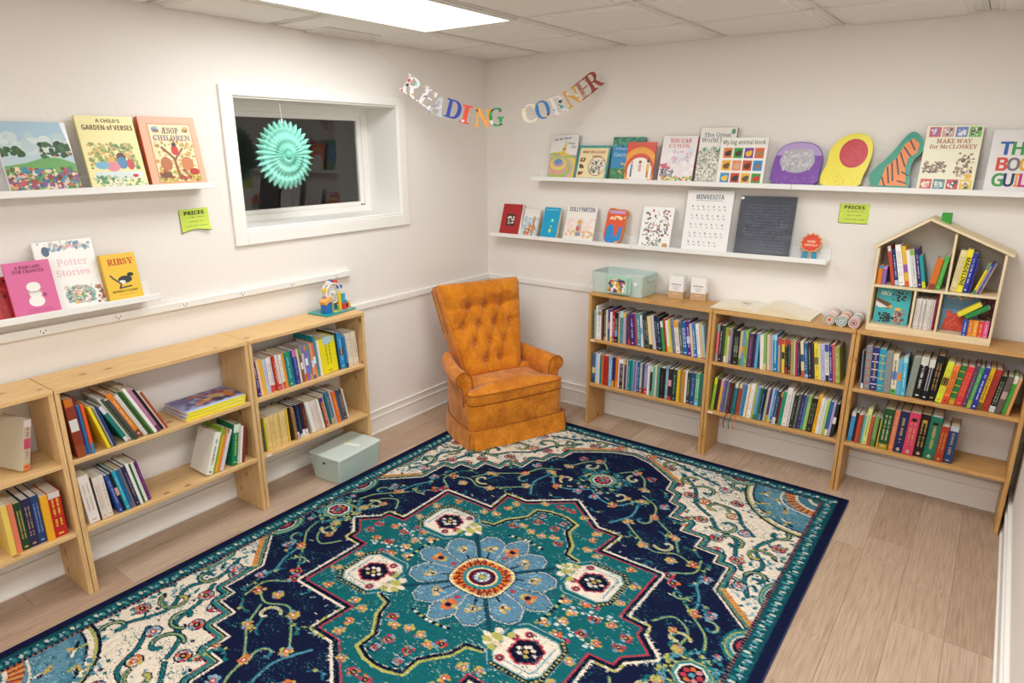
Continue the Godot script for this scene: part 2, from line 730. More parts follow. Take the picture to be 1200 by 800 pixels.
func ceiling_tiles() -> void:
	var c := struct("ceiling", MB.new().span(Vector3(-0.3, CEIL + 0.08, -0.3), Vector3(ROOM_X + 0.3, CEIL + 0.3, ROOM_Z + 0.3)).mesh(M.plenum))
	var lit := {}
	for l in LAMPS:
		lit[Vector2i(l[0], l[1])] = true
		lit[Vector2i(l[0], l[1] + 1)] = true
	var shapes := {}
	for i in range(-1, 6):
		for j in range(-1, 11):
			if lit.has(Vector2i(i, j)):
				continue
			var x0 := maxf(TILE_X0 + i * TILE, 0.0)
			var x1 := minf(TILE_X0 + (i + 1) * TILE, ROOM_X)
			var z0 := maxf(TILE_Z0 + j * TILE, 0.0)
			var z1 := minf(TILE_Z0 + (j + 1) * TILE, ROOM_Z)
			if x1 - x0 < 0.03 or z1 - z0 < 0.03:
				continue
			var gx0 := 0.014 if x0 > 0.0 else 0.003
			var gx1 := 0.014 if x1 < ROOM_X else 0.003
			var gz0 := 0.014 if z0 > 0.0 else 0.003
			var gz1 := 0.014 if z1 < ROOM_Z else 0.003
			var key := "%.3f %.3f %.3f %.3f" % [x1 - x0, z1 - z0, gx0 + 2 * gx1, gz0 + 2 * gz1]
			if i == -1 and j == 1:
				# this tile is cut round the air vent
				var cut := MB.new()
				cut.span(Vector3(x0 + gx0, 0.0, z0 + gz0), Vector3(0.022, 0.015, z1 - gz1))
				cut.span(Vector3(0.188, 0.0, z0 + gz0), Vector3(x1 - gx1, 0.015, z1 - gz1))
				cut.span(Vector3(0.022, 0.0, z0 + gz0), Vector3(0.188, 0.015, 1.192))
				cut.span(Vector3(0.022, 0.0, 1.528), Vector3(0.188, 0.015, z1 - gz1))
				part("ceiling_tile", cut.mesh(M.ceiling), c, Transform3D(Basis.IDENTITY, Vector3(0, CEIL, 0)))
				continue
			if not shapes.has(key):
				var b := MB.new()
				var w := x1 - x0
				var d := z1 - z0
				# the tile's lip, then two steps down to its face; a cut side keeps the full face
				var ins := [[0.0, 0.013, 0.030], [0.030, 0.006, 0.018], [0.055, 0.0, 0.013]]
				for s in ins:
					var ax: float = gx0 + (s[0] if x0 > 0.0 else 0.0)
					var bx: float = w - gx1 - (s[0] if x1 < ROOM_X else 0.0)
					var az: float = gz0 + (s[0] * 0.7 if z0 > 0.0 else 0.0)
					var bz: float = d - gz1 - (s[0] * 0.7 if z1 < ROOM_Z else 0.0)
					b.span(Vector3(ax, s[1], az), Vector3(bx, s[2] + 0.002, bz), 0.003 if s[1] < 0.012 else 0.0)
				shapes[key] = b.mesh(M.ceiling)
			part("ceiling_tile", shapes[key], c, Transform3D(Basis.IDENTITY, Vector3(x0, CEIL, z0)))
	for i in range(0, 6):
		var x := TILE_X0 + i * TILE
		if x < ROOM_X:
			part("grid_bar", MB.new().box(Vector3(x, CEIL + 0.012, ROOM_Z * 0.5), Vector3(0.022, 0.012, ROOM_Z)).mesh(M.ceiling_metal), c)
	for j in range(0, 11):
		var z := TILE_Z0 + j * TILE
		if z < ROOM_Z:
			for i in range(-1, 5):
				if lit.has(Vector2i(i, j)) and lit.has(Vector2i(i, j - 1)):
					continue
				var a := maxf(TILE_X0 + i * TILE, 0.0) + 0.012
				var e := minf(TILE_X0 + (i + 1) * TILE, ROOM_X) - 0.012
				part("cross_bar", MB.new().span(Vector3(a, CEIL + 0.007, z - 0.011), Vector3(e, CEIL + 0.018, z + 0.011)).mesh(M.ceiling_metal), c)

func window() -> void:
	var o := Node3D.new()
	o.name = "window_1"
	add_child(o)
	o.set_meta("kind", "structure")
	# casing boards on the wall face
	var z0 := 0.897
	var z1 := 2.003
	var y0 := 1.405
	var y1 := 2.06
	for b in [[Vector3(0, y0 - 0.07, z1), Vector3(0.016, y1 + 0.05, z1 + 0.068)], [Vector3(0, y0 - 0.07, z0 - 0.062), Vector3(0.016, y1 + 0.05, z0)], [Vector3(0, y1, z0), Vector3(0.016, y1 + 0.05, z1)], [Vector3(0, y0 - 0.07, z0), Vector3(0.016, y0, z1)]]:
		part("casing", MB.new().span(b[0], b[1], 0.003).mesh(M.trim), o)
	# lining of the deep reveal
	var l := MB.new()
	l.span(Vector3(-0.30, y0, z0), Vector3(0.004, y1, z0 + 0.008))
	l.span(Vector3(-0.30, y0, z1 - 0.008), Vector3(0.004, y1, z1))
	l.span(Vector3(-0.30, y1 - 0.008, z0 + 0.008), Vector3(0.004, y1, z1 - 0.008))
	part("jamb_lining", l.mesh(M.trim), o)
	part("window_sill", MB.new().span(Vector3(-0.30, y0, z0 + 0.008), Vector3(0.010, y0 + 0.014, z1 - 0.008), 0.003).mesh(M.trim), o)
	# stepped sash
	var s := MB.new()
	for q in [[0.0, 0.045, -0.262], [0.045, 0.075, -0.275]]:
		var a: float = q[0]
		var b: float = q[1]
		var lo: float = 0.0 if a < 0.01 else 0.036
		var x: float = q[2]
		s.span(Vector3(-0.30, y0 + 0.014 + a, z0 + 0.008 + a), Vector3(x, y1 - 0.008 - a, z0 + 0.008 + b), 0.002)
		s.span(Vector3(-0.30, y0 + 0.014 + a, z1 - 0.008 - b), Vector3(x, y1 - 0.008 - a, z1 - 0.008 - a), 0.002)
		s.span(Vector3(-0.30, y1 - 0.008 - b, z0 + 0.008 + b), Vector3(x, y1 - 0.008 - a, z1 - 0.008 - b), 0.002)
		s.span(Vector3(-0.30, y0 + 0.014 + lo, z0 + 0.008 + b), Vector3(x, y0 + 0.014 + b * 0.8, z1 - 0.008 - b), 0.002)
	part("sash", s.mesh(M.trim), o)
	var glass := flat("ffffff", 0.0, 0.5)
	glass.transparency = BaseMaterial3D.TRANSPARENCY_ALPHA
	glass.albedo_color = Color(0.2, 0.2, 0.2, 0.05)
	part("pane", MB.new().span(Vector3(-0.289, y0 + 0.05, z0 + 0.06), Vector3(-0.285, y1 - 0.06, z1 - 0.06)).mesh(glass), o)
	# the unlit room on the other side of the pane
	var r := MB.new()
	r.span(Vector3(-2.9, 0, -0.4), Vector3(-2.8, 2.7, 4.0))
	r.span(Vector3(-2.8, 0, -0.4), Vector3(-0.32, 2.7, -0.32))
	r.span(Vector3(-2.8, 0, 3.9), Vector3(-0.32, 2.7, 4.0))
	r.span(Vector3(-2.8, 2.6, -0.32), Vector3(-0.32, 2.7, 3.9))
	r.span(Vector3(-2.8, -0.1, -0.32), Vector3(-0.32, 0, 3.9))
	struct("wall_beyond_window", r.mesh(flat("b9b1a6", 0.8, 0.2)))

# ---------------------------------------------------------------- rug
func make_rug() -> void:
	var x0 := 0.374
	var x1 := 2.706
	var z0 := 0.345
	var z1 := 3.69
	var mid := Vector3((x0 + x1) * 0.5, 0, (z0 + z1) * 0.5)
	var hx := (x1 - x0) * 0.5
	var hz := (z1 - z0) * 0.5
	var m := pictured(rug_weave(hx, hz), 0.95)
	m.metallic_specular = 0.15
	m.normal_enabled = true
	m.normal_texture = bump(256, 0.35, 77, 4.0)
	m.normal_scale = 0.25
	var o := thing("rug", "large teal, navy and cream medallion rug lying on the plank floor", "rug", Transform3D(Basis.IDENTITY, mid))
	var b := MB.new()
	b.box(Vector3(0, 0.0045, 0), Vector3(hx * 2.0 - 0.01, 0.009, hz * 2.0 - 0.01))
	part("backing", b.mesh(flat("20264a", 0.95)), o)
	var p := MB.new()
	p.quad(Vector3(-hx, 0.0105, hz), Vector3(hx, 0.0105, hz), Vector3(hx, 0.0105, -hz), Vector3(-hx, 0.0105, -hz))
	about(part("woven_pile", p.mesh(m), o), "woven medallion pattern")
	for s in [[Vector3(-hx, 0.0054, -hz), Vector3(hx, 0.0054, -hz)], [Vector3(hx, 0.0054, -hz), Vector3(hx, 0.0054, hz)], [Vector3(hx, 0.0054, hz), Vector3(-hx, 0.0054, hz)], [Vector3(-hx, 0.0054, hz), Vector3(-hx, 0.0054, -hz)]]:
		part("bound_edge", MB.new().tube([s[0], s[1]], 0.0050, 8).mesh(flat("232a55", 0.9)), o)

const NAVY := "141a36"
const TEAL := "1a6468"
const DTEAL := "154c54"
const BLUE := "6a92a8"
const CREAM := "dccfbc"
const OLIVE := "aaa65a"
const GOLD := "bd9a52"
const ORANGE := "cb6a38"
const RED := "ad3a48"
const INKY := "10142a"

# a loose blossom: uneven petals round a small eye
func rose(a: Art, x: float, z: float, r: float, kind: int) -> void:
	var s := 455.0
	x *= s
	z *= s
	r *= s
	var sets := [[GOLD, ORANGE, GOLD, OLIVE], [OLIVE, GOLD, BLUE, GOLD], [RED, ORANGE, BLUE, RED], [BLUE, "8aa8b4", RED, BLUE]]
	var cs: Array = sets[kind % 4]
	var n := 6 + kind % 3
	for k in n:
		var t := TAU * k / n + a.rng.randf_range(-0.3, 0.3)
		var d := r * a.rng.randf_range(0.45, 0.85)
		a.ell(x + cos(t) * d, z + sin(t) * d, r * a.rng.randf_range(0.22, 0.42), r * a.rng.randf_range(0.22, 0.42), cs[k % 4])
	a.ell(x, z, r * 0.42, r * 0.42, [RED, ORANGE, INKY, RED][kind % 4])
	a.ell(x, z, r * 0.18, r * 0.2, [CREAM, CREAM, GOLD, CREAM][kind % 4])
	if kind % 2:
		a.ell(x - r * 0.5, z + r * 0.7, 2, 2, RED)

func curve(pts: Array, s: float) -> PackedVector2Array:
	var p := vec2s(pts, s)
	var out := PackedVector2Array()
	for i in p.size() - 1:
		var a := p[maxi(i - 1, 0)]
		var d := p[mini(i + 2, p.size() - 1)]
		for k in 8:
			out.append(p[i].cubic_interpolate(p[i + 1], a, d, k / 8.0))
	out.append(p[p.size() - 1])
	return out

func scroll(a: Art, x: float, z: float, size: float, turn: float, way: float, col: String) -> void:
	var pts := PackedVector2Array()
	for k in 22:
		var t := k / 21.0
		var ang := turn + way * t * 4.6
		var r := size * (1.0 - 0.82 * t)
		pts.append(Vector2(x + cos(ang) * r, z + sin(ang) * r) * 455.0)
	a.line(pts, 10, INKY)
	a.line(pts, 6.5, col)
	var half := pts.slice(0, 14)
	a.line(half, 2.4, OLIVE if col != OLIVE else TEAL)

func rug_weave(hx: float, hz: float) -> ImageTexture:
	var s := 455.0
	var w := int(hx * s)
	var h := int(hz * s)
	var a := Art.new(w, h, CREAM, 99)
	var r := a.rng
	# --- cream ground: feathery leaves towards the border, scrolls and blossoms between
	for k in 620:
		var p := Vector2(r.randf_range(0.86, 1.06), r.randf_range(0.36, 1.3)) if k % 2 else Vector2(r.randf_range(0.0, 0.9), r.randf_range(1.38, 1.58))
		var near := (p.x - 0.86) / 0.2 if k % 2 else (p.y - 1.38) / 0.2
		if r.randf() < near * 0.9:
			a.line(PackedVector2Array([p * s, p * s + Vector2(r.randf_range(-9, 9), r.randf_range(-9, 9))]), r.randf_range(3, 6), [TEAL, BLUE, "86a4ae", DTEAL, "4f8090"][r.randi() % 5])
	a.dabs(150, 0.5 * s, 0.6 * s, 1.06 * s, 1.58 * s, 1, 3.4, "%s %s %s" % [TEAL, INKY, "4f8090"])
	a.dabs(160, 0.0, 1.2 * s, 0.9 * s, 1.58 * s, 1, 4, "%s %s %s %s" % [TEAL, DTEAL, BLUE, INKY])
	for q in [[[0.98, 0.55], [0.93, 0.68], [0.97, 0.80], [0.90, 0.92], [0.95, 1.05]], [[0.90, 0.72], [0.84, 0.82], [0.80, 0.94], [0.70, 0.98], [0.64, 1.06]], [[0.86, 1.02], [0.78, 1.10], [0.72, 1.20], [0.60, 1.22]], [[0.62, 1.08], [0.52, 1.16], [0.46, 1.30], [0.34, 1.42]], [[0.55, 1.42], [0.42, 1.46], [0.28, 1.52], [0.12, 1.54]]]:
		a.line(curve(q, s), 9, INKY)
		a.line(curve(q, s), 5.5, TEAL)
	for q in [[0.93, 0.86, 0.075, 0.5, 1.0, OLIVE], [0.80, 0.90, 0.07, 2.5, -1.0, TEAL], [0.72, 1.04, 0.08, 4.0, 1.0, TEAL], [0.95, 1.10, 0.07, 1.5, -1.0, TEAL], [0.62, 1.16, 0.07, 0.2, 1.0, OLIVE], [0.52, 1.30, 0.075, 3.0, -1.0, TEAL], [0.40, 1.36, 0.06, 1.2, 1.0, OLIVE], [0.98, 0.70, 0.055, 3.3, -1.0, TEAL], [0.88, 0.62, 0.05, 5.0, 1.0, "4f8090"], [0.66, 1.46, 0.06, 2.0, 1.0, TEAL], [0.24, 1.50, 0.05, 4.2, -1.0, OLIVE]]:
		scroll(a, q[0], q[1], q[2], q[3], q[4], q[5])
	for q in [[0.72, 0.90, 2], [0.86, 0.78, 2], [0.60, 1.02, 2], [0.99, 0.98, 2], [0.82, 1.02, 3], [0.55, 1.20, 0], [0.70, 1.28, 2], [0.93, 0.60, 3], [0.46, 1.22, 2], [0.25, 1.45, 2], [0.60, 1.38, 3], [0.76, 0.80, 3], [0.72, 1.14, 0], [0.36, 1.30, 2], [0.10, 1.52, 0]]:
		a.ell(q[0] * s, q[1] * s, 15, 15, INKY)
		a.ell(q[0] * s, q[1] * s, 12, 12, CREAM)
		rose(a, q[0], q[1], 0.030, q[2])
	# corner quarter medallion
	var cx := 1.05 * s
	var cz := 1.56 * s
	for q in [[0.42, INKY], [0.408, OLIVE], [0.395, CREAM], [0.375, INKY], [0.365, "47788a"], [0.32, "5c8799"]]:
		a.ell(cx, cz, q[0] * s * 0.9, q[0] * s, q[1])
	a.dabs(90, 0.75 * s, 1.22 * s, 1.04 * s, 1.55 * s, 2, 6, "%s %s %s" % ["4a7c8e", "6a96a8", "3f7080"])
	for q in [[0.80, 1.36], [0.86, 1.27], [0.96, 1.24], [0.78, 1.48], [0.92, 1.36], [0.86, 1.44]]:
		for k in 5:
			a.line(PackedVector2Array([Vector2(q[0], q[1]) * s, Vector2(q[0], q[1]) * s + Vector2(r.randf_range(-16, 16), r.randf_range(-16, 16))]), 5, [GOLD, OLIVE, CREAM, INKY, GOLD][k])
	for k in 26:
		var t := PI + k * (PI * 0.5) / 25.0
		var d := Vector2(cos(t), sin(t))
		a.line(PackedVector2Array([Vector2(cx, cz) + d * 0.12 * s, Vector2(cx, cz) + d * 0.17 * s]), 6, [ORANGE, "7a2430", GOLD][k % 3])
	a.line(curve([[0.86, 1.57], [0.87, 1.47], [0.93, 1.40], [1.05, 1.37]], s), 4, CREAM)
	a.ell(cx, cz, 0.125 * s, 0.125 * s, CREAM)
	a.ell(cx, cz, 0.11 * s, 0.11 * s, "47788a")
	a.ell(cx, cz, 0.06 * s, 0.06 * s, CREAM)
	a.ell(cx, cz, 0.04 * s, 0.04 * s, TEAL)
	# --- navy field with a stepped edge
	var edge := vec2s([[1.07, 0.33], [1.03, 0.345], [0.85, 0.515], [0.845, 0.70], [0.78, 0.70], [0.775, 0.765], [0.665, 0.77], [0.665, 0.86], [0.555, 0.86], [0.555, 0.95], [0.46, 0.95], [0.46, 1.07], [0.40, 1.09], [0.39, 1.18], [0.335, 1.20], [0.32, 1.30], [0.24, 1.36], [0.12, 1.44], [-0.02, 1.48]], s)
	a.line(edge, 36, RED, 5.0, INKY)
	a.line(edge, 29, "2a7276")
	a.line(edge, 14, OLIVE)
	a.line(edge, 11, INKY)
	a.line(PackedVector2Array([edge[15] + Vector2(14, 14), edge[16] + Vector2(10, 16), edge[17] + Vector2(6, 18)]), 11, GOLD, 4.0, ORANGE)
	a.line(PackedVector2Array([edge[1] + Vector2(10, 14), edge[2] + Vector2(14, 10)]), 11, GOLD, 4.0, ORANGE)
	var field := edge.duplicate()
	field.append(Vector2(-9, -9))
	field.append(Vector2(1.07 * s, -9))
	a.poly(field, NAVY)
	a.line(edge, 4.2, CREAM)
	# thin vines, scrolls and blossoms on the navy
	var vines := [[[0.95, 0.13], [0.92, 0.22], [0.84, 0.30], [0.78, 0.36], [0.70, 0.44]], [[0.84, 0.31], [0.82, 0.42], [0.78, 0.50], [0.80, 0.56]], [[0.72, 0.62], [0.62, 0.66], [0.52, 0.62], [0.42, 0.68], [0.32, 0.76]], [[0.62, 0.68], [0.56, 0.78], [0.48, 0.84], [0.40, 0.90]], [[0.0, 0.96], [0.08, 0.90], [0.18, 0.88], [0.24, 0.95], [0.28, 1.02]], [[0.04, 1.22], [0.10, 1.28], [0.18, 1.24], [0.24, 1.12]], [[0.72, 0.18], [0.78, 0.25], [0.86, 0.20], [0.86, 0.10]], [[0.24, 0.72], [0.30, 0.84], [0.28, 0.96]], [[0.66, 0.52], [0.74, 0.58], [0.73, 0.68]], [[0.40, 0.90], [0.36, 1.0], [0.26, 1.06]], [[0.88, 0.06], [0.84, 0.02], [0.80, -0.02]]]
	for i in vines.size():
		a.line(curve(vines[i], s), 5.5, [TEAL, "2a6a80", TEAL][i % 3])
		a.line(curve(vines[i], s), 2.2, [OLIVE, "58909e", OLIVE][i % 3])
	for q in [[0.84, 0.14, 0.05, 0.4, 1.0], [0.92, 0.27, 0.045, 2.2, -1.0], [0.55, 0.70, 0.055, 3.8, 1.0], [0.36, 0.84, 0.05, 1.0, -1.0], [0.16, 0.98, 0.05, 5.0, 1.0], [0.14, 1.20, 0.045, 2.4, 1.0], [0.74, 0.40, 0.04, 0.0, -1.0]]:
		scroll(a, q[0], q[1], q[2], q[3], q[4], "c8c0a8" if q[4] > 0 else "2a6a80")
	for q in [[0.71, 0.63, 0], [0.84, 0.32, 0], [0.80, 0.56, 3], [0.46, 0.64, 1], [0.40, 0.90, 0], [0.28, 1.00, 1], [0.69, 0.45, 2], [0.655, 0.49, 2], [0.56, 0.78, 1], [0.31, 0.78, 1], [0.17, 0.88, 0], [0.24, 1.12, 1], [0.12, 1.28, 0], [0.40, 1.02, 3], [0.87, 0.09, 1], [0.62, 0.60, 1], [0.22, 1.26, 2], [0.05, 0.90, 3], [0.90, 0.34, 3]]:
		rose(a, q[0], q[1], 0.029, q[2])
	for k in 46:
		var p := Vector2(r.randf_range(0.1, 0.95), r.randf_range(0.1, 1.2)) * s
		if Geometry2D.is_point_in_polygon(p, field):
			a.line(PackedVector2Array([p, p + Vector2(r.randf_range(-10, 10), r.randf_range(-6, 6))]), 2.6, ["8fa8a0", OLIVE, "3f7a88", CREAM][k % 4])
	for k in 44:
		var p := Vector2(r.randf_range(0.02, 0.98), r.randf_range(0.05, 1.36)) * s
		if not Geometry2D.is_point_in_polygon(p, field):
			continue
		var stem := PackedVector2Array([p])
		var ang := r.randf() * TAU
		for j in 7:
			p += Vector2(cos(ang), sin(ang)) * 6.0
			ang += r.randf_range(-0.1, 0.5)
			stem.append(p)
		a.line(stem, 3.2, [TEAL, "2a6a80", "3f6f60"][k % 3])
		for j in 4:
			var e := stem[j * 2]
			a.ell(e.x + r.randf_range(-5, 5), e.y + r.randf_range(-5, 5), r.randf_range(2, 4.5), r.randf_range(2, 4), [TEAL, "3f8088", OLIVE, DTEAL][j])
		if k % 3 == 0:
			rose(a, p.x / s, p.y / s, 0.018, k)
	for q in [[0.955, 0.0], [0.0, 1.09]]:
		var c := Vector2(q[0], q[1]) * s
		for k in 150:
			var t := r.randf() * TAU
			var d := r.randf_range(0.06, 0.135) * s
			a.ell(c.x + cos(t) * d, c.y + sin(t) * d, r.randf_range(2, 5), r.randf_range(2, 5), [TEAL, "2f7a80", OLIVE, DTEAL, "58909e"][k % 5])
		for e in [[0.078, OLIVE], [0.072, "2f7a80"], [0.060, CREAM], [0.050, INKY]]:
			var hexa := PackedVector2Array()
			for k in 8:
				hexa.append(c + Vector2(cos(k * PI / 4.0 + 0.39), sin(k * PI / 4.0 + 0.39)) * e[0] * s)
			a.poly(hexa, e[1])
		for k in 7:
			var t := TAU * k / 7.0
			a.ell(c.x + cos(t) * 13, c.y + sin(t) * 13, 5, 5, [RED, "c87a80", ORANGE][k % 3])
		a.ell(c.x, c.y, 5, 5, "58909e")
	for e in [[0.105, TEAL], [0.09, OLIVE], [0.08, "2f7a80"], [0.062, CREAM], [0.052, INKY], [0.035, RED], [0.018, "c87a80"]]:
		a.ell(1.06 * s, 0.25 * s, e[0] * s * 0.75, e[0] * s, e[1])
		a.ell(0.62 * s, 1.575 * s, e[0] * s, e[0] * s * 0.75, e[1])
		a.ell(1.065 * s, 0.62 * s, e[0] * s * 0.5, e[0] * s, e[1])
	# --- teal medallion
	var med := vec2s([[-0.03, 0.815], [0.0, 0.80], [0.21, 0.635], [0.33, 0.635], [0.315, 0.475], [0.62, 0.475], [0.615, 0.135], [0.715, 0.13], [0.72, 0.08], [0.81, 0.0], [0.83, -0.03]], s)
	for i in med.size() - 1:
		var p0 := med[i]
		var p1 := med[i + 1]
		var steps := int(p0.distance_to(p1) / 9.0)
		var yellow := i in [2, 3, 6, 7]
		for k in steps:
			var p := p0.lerp(p1, (k + 0.5) / maxf(1, steps))
			var dir := (p1 - p0).normalized()
			var d := dir.orthogonal()
			if d.dot(p) < 0:
				d = -d
			if (i + k) % 4 != 3:
				a.poly(PackedVector2Array([p - dir * 6.0, p + d * r.randf_range(7, 19) - dir * 2.0, p + dir * 6.0]), CREAM)
		a.line(PackedVector2Array([p0, p1]), 20, OLIVE if yellow else CREAM, 4.0 if yellow else 0.0, CREAM if yellow else "")
	var inside := med.duplicate()
	inside.append(Vector2(-9, -9))
	a.poly(inside, "165c61")
	a.line(med, 8, INKY)
	var inner := PackedVector2Array()
	for p in med:
		inner.append(p - Vector2(5.0, 5.0))
	a.line(inner, 3.4, RED)
	for k in 150:
		var p := Vector2(r.randf_range(0.02, 0.6), r.randf_range(0.02, 0.62)) * s
		if Geometry2D.is_point_in_polygon(p, inside):
			a.line(PackedVector2Array([p, p + Vector2(r.randf_range(-7, 7), r.randf_range(-3, 3))]), 2.8, ["2f8084", "7d98a0", DTEAL, "8fa4a4"][k % 4])
	# vine round the lobe
	var vine := vec2s([[0.27, 0.345], [0.21, 0.36], [0.19, 0.43], [0.155, 0.47], [0.115, 0.52], [0.115, 0.60], [0.05, 0.625], [-0.03, 0.635]], s)
	a.line(vine, 14, CREAM, 3.0)
	a.line(vine, 10.5, INKY)
	var off := PackedVector2Array()
	for p in vine:
		off.append(p + Vector2(3.5, 3))
	a.line(off, 5.5, OLIVE)
	a.rect(0.040 * s, 0.545 * s, 0.082 * s, 0.595 * s, INKY)
	a.rect(0.045 * s, 0.550 * s, 0.078 * s, 0.590 * s, "7d98a0")
	rose(a, 0.061, 0.570, 0.016, 2)
	for q in [[0.53, 0.05, 2], [0.60, 0.06, 0], [0.50, 0.43, 0], [0.57, 0.20, 1], [0.25, 0.53, 0], [0.13, 0.41, 2], [0.05, 0.51, 2], [0.09, 0.44, 1], [0.03, 0.42, 1], [0.03, 0.70, 2], [0.68, 0.03, 2], [0.45, 0.11, 0], [0.24, 0.59, 1], [0.57, 0.33, 1], [0.33, 0.43, 1], [0.12, 0.68, 1], [0.44, 0.03, 1], [0.27, 0.45, 1], [0.49, 0.12, 2], [0.38, 0.08, 1]]:
		rose(a, q[0], q[1], 0.025, q[2])
	for k in 9:
		var t := k / 8.0
		a.ell((0.40 + 0.20 * t) * s, (0.03 + 0.06 * t) * s, 3, 2.4, CREAM)
		if k % 3 == 1:
			a.ell((0.40 + 0.20 * t) * s, (0.055 + 0.05 * t) * s, 5, 4, "b8c4c0")
	# four cream panels
	var pan := func(k: float, hex: String) -> void:
		a.poly(vec2s([[0.315 - k, 0.185 - k * 0.4], [0.345 - k * 0.4, 0.155 - k], [0.485 + k * 0.4, 0.155 - k], [0.515 + k, 0.185 - k * 0.4], [0.515 + k, 0.32 + k * 0.4], [0.485 + k * 0.4, 0.355 + k], [0.345 - k * 0.4, 0.355 + k], [0.315 - k, 0.32 + k * 0.4]], s), hex)
	pan.call(0.034, "7d98a0")
	pan.call(0.027, "165c61")
	var chain := vec2s([[0.34, 0.376], [0.50, 0.376], [0.534, 0.34], [0.534, 0.17], [0.50, 0.137]], s)
	a.line(chain, 9, INKY)
	a.line(chain, 5, OLIVE, 4.0, INKY)
	pan.call(0.010, "8fa4a4")
	pan.call(0.004, CREAM)
	a.line(vec2s([[0.33, 0.335], [0.485, 0.335], [0.495, 0.32], [0.495, 0.18]], s), 2.4, "6a92a8")
	for k in 12:
		var t := TAU * k / 12.0
		var d := 0.048 + 0.006 * (k % 2)
		a.ell((0.412 + cos(t) * d) * s, (0.252 + sin(t) * d) * s, 8.5, 8.5, RED)
	for k in 12:
		var t := TAU * k / 12.0
		var d := 0.043 + 0.006 * (k % 2)
		a.ell((0.412 + cos(t) * d) * s, (0.252 + sin(t) * d) * s, 7, 7, INKY)
	a.ell(0.412 * s, 0.252 * s, 19, 19, INKY)
	for q in [[0.400, 0.235, CREAM], [0.425, 0.275, OLIVE], [0.432, 0.235, CREAM], [0.395, 0.272, CREAM], [0.45, 0.255, "d8b8b0"], [0.412, 0.225, CREAM], [0.378, 0.252, CREAM], [0.412, 0.254, GOLD]]:
		a.ell(q[0] * s, q[1] * s, 4.4, 4, q[2])
	for q in [[0.332, 0.215], [0.350, 0.335], [0.372, 0.172]]:
		a.ell(q[0] * s, q[1] * s, 8, 8, RED)
		a.ell(q[0] * s, q[1] * s, 4.4, 4.4, INKY)
		a.ell(q[0] * s, q[1] * s, 1.8, 1.8, CREAM)
	# --- central flower: axis petals and a pair of petals towards each panel, with dark grooves between
	a.poly(vec2s([[0, 0], [0.33, 0], [0.325, 0.08], [0.30, 0.17], [0.24, 0.235], [0.15, 0.285], [0.07, 0.31], [0, 0.315]], s), "1a5560")
	for q in [[0.0, 0.345, 0.048, 0.0], [1.5708, 0.32, 0.046, 0.0], [0.49, 0.315, 0.061, 1.0], [1.07, 0.30, 0.061, 1.0]]:
		var d := Vector2(cos(q[0]), sin(q[0]))
		var e := Vector2(-d.y, d.x)
		var far: Vector2 = d * q[1]
		var shape := func(grow: float) -> PackedVector2Array:
			var g: float = q[2] + grow
			return PackedVector2Array([(d * 0.09 - e * g * 0.42) * s, (d * (q[1] * 0.70) - e * g) * s, (far - d * 0.045 - e * g) * s, (far + d * grow - e * g * 0.35) * s, (far + d * grow + e * g * 0.35) * s, (far - d * 0.045 + e * g) * s, (d * (q[1] * 0.70) + e * g) * s, (d * 0.09 + e * g * 0.42) * s])
		a.poly(shape.call(0.012), INKY)
		a.line(shape.call(0.007), 2.6, CREAM, 3.0, "7d98a0")
		a.poly(shape.call(0.002), "587f96")
		var mid: Vector2 = d * (q[1] * 0.70) * s
		for k in 16:
			var p := mid + Vector2(r.randf_range(-22, 22), r.randf_range(-22, 22))
			if Geometry2D.is_point_in_polygon(p, shape.call(-0.008)):
				a.ell(p.x, p.y, 3, 2, ["7aa2b6", "4f7c94"][k % 2])
		if q[3] > 0.5:
			for k in 7:
				a.ell(mid.x + r.randf_range(-10, 10), mid.y + r.randf_range(-12, 12), 5, 4, [GOLD, GOLD, "cdb694"][k % 3])
			a.ell(mid.x, mid.y, 3.4, 4.4, INKY)
			a.ell(mid.x + 2, mid.y - 1, 2, 2, CREAM)
			a.line(PackedVector2Array([d * 0.13 * s, d * 0.18 * s]), 3, INKY)
		else:
			rose(a, mid.x / s, mid.y / s, 0.036, 0)
			a.ell(mid.x, mid.y, 5, 5, INKY)
			a.ell(d.x * 0.165 * s, d.y * 0.165 * s, 5, 5, RED)
			for k in 12:
				var t: float = q[0] + (k - 5.5) * 0.05
				a.ell(cos(t) * (q[1] + 0.022) * s, sin(t) * (q[1] + 0.022) * s, 3.5, 3.5, [INKY, CREAM, INKY, OLIVE][k % 4])
	a.line(PackedVector2Array([Vector2(0.08, 0.085) * s, Vector2(0.245, 0.26) * s]), 9, "16404e")
	for q in [[0.235, 0.262, CREAM], [0.262, 0.222, CREAM], [0.275, 0.275, CREAM], [0.30, 0.245, CREAM], [0.262, 0.300, CREAM], [0.285, 0.255, OLIVE], [0.25, 0.285, OLIVE], [0.315, 0.215, OLIVE], [0.29, 0.31, OLIVE], [0.27, 0.25, OLIVE], [0.30, 0.285, "cdb694"]]:
		a.ell(q[0] * s, q[1] * s, r.randf_range(6, 11), r.randf_range(5, 9), q[2])
	# rounded-square ring of flames, then rings
	var squ := func(rad: float, hex: String) -> void:
		var pts := PackedVector2Array()
		for k in 65:
			var t := k * TAU / 64.0
			var m := 1.0 / pow(pow(absf(cos(t)), 3.0) + pow(absf(sin(t)), 3.0), 1.0 / 3.0)
			pts.append(Vector2(cos(t) * m * 1.07, sin(t) * m * 0.95) * rad * s)
		a.poly(pts, hex)
	squ.call(0.132, INKY)
	squ.call(0.127, "ddd2a0")
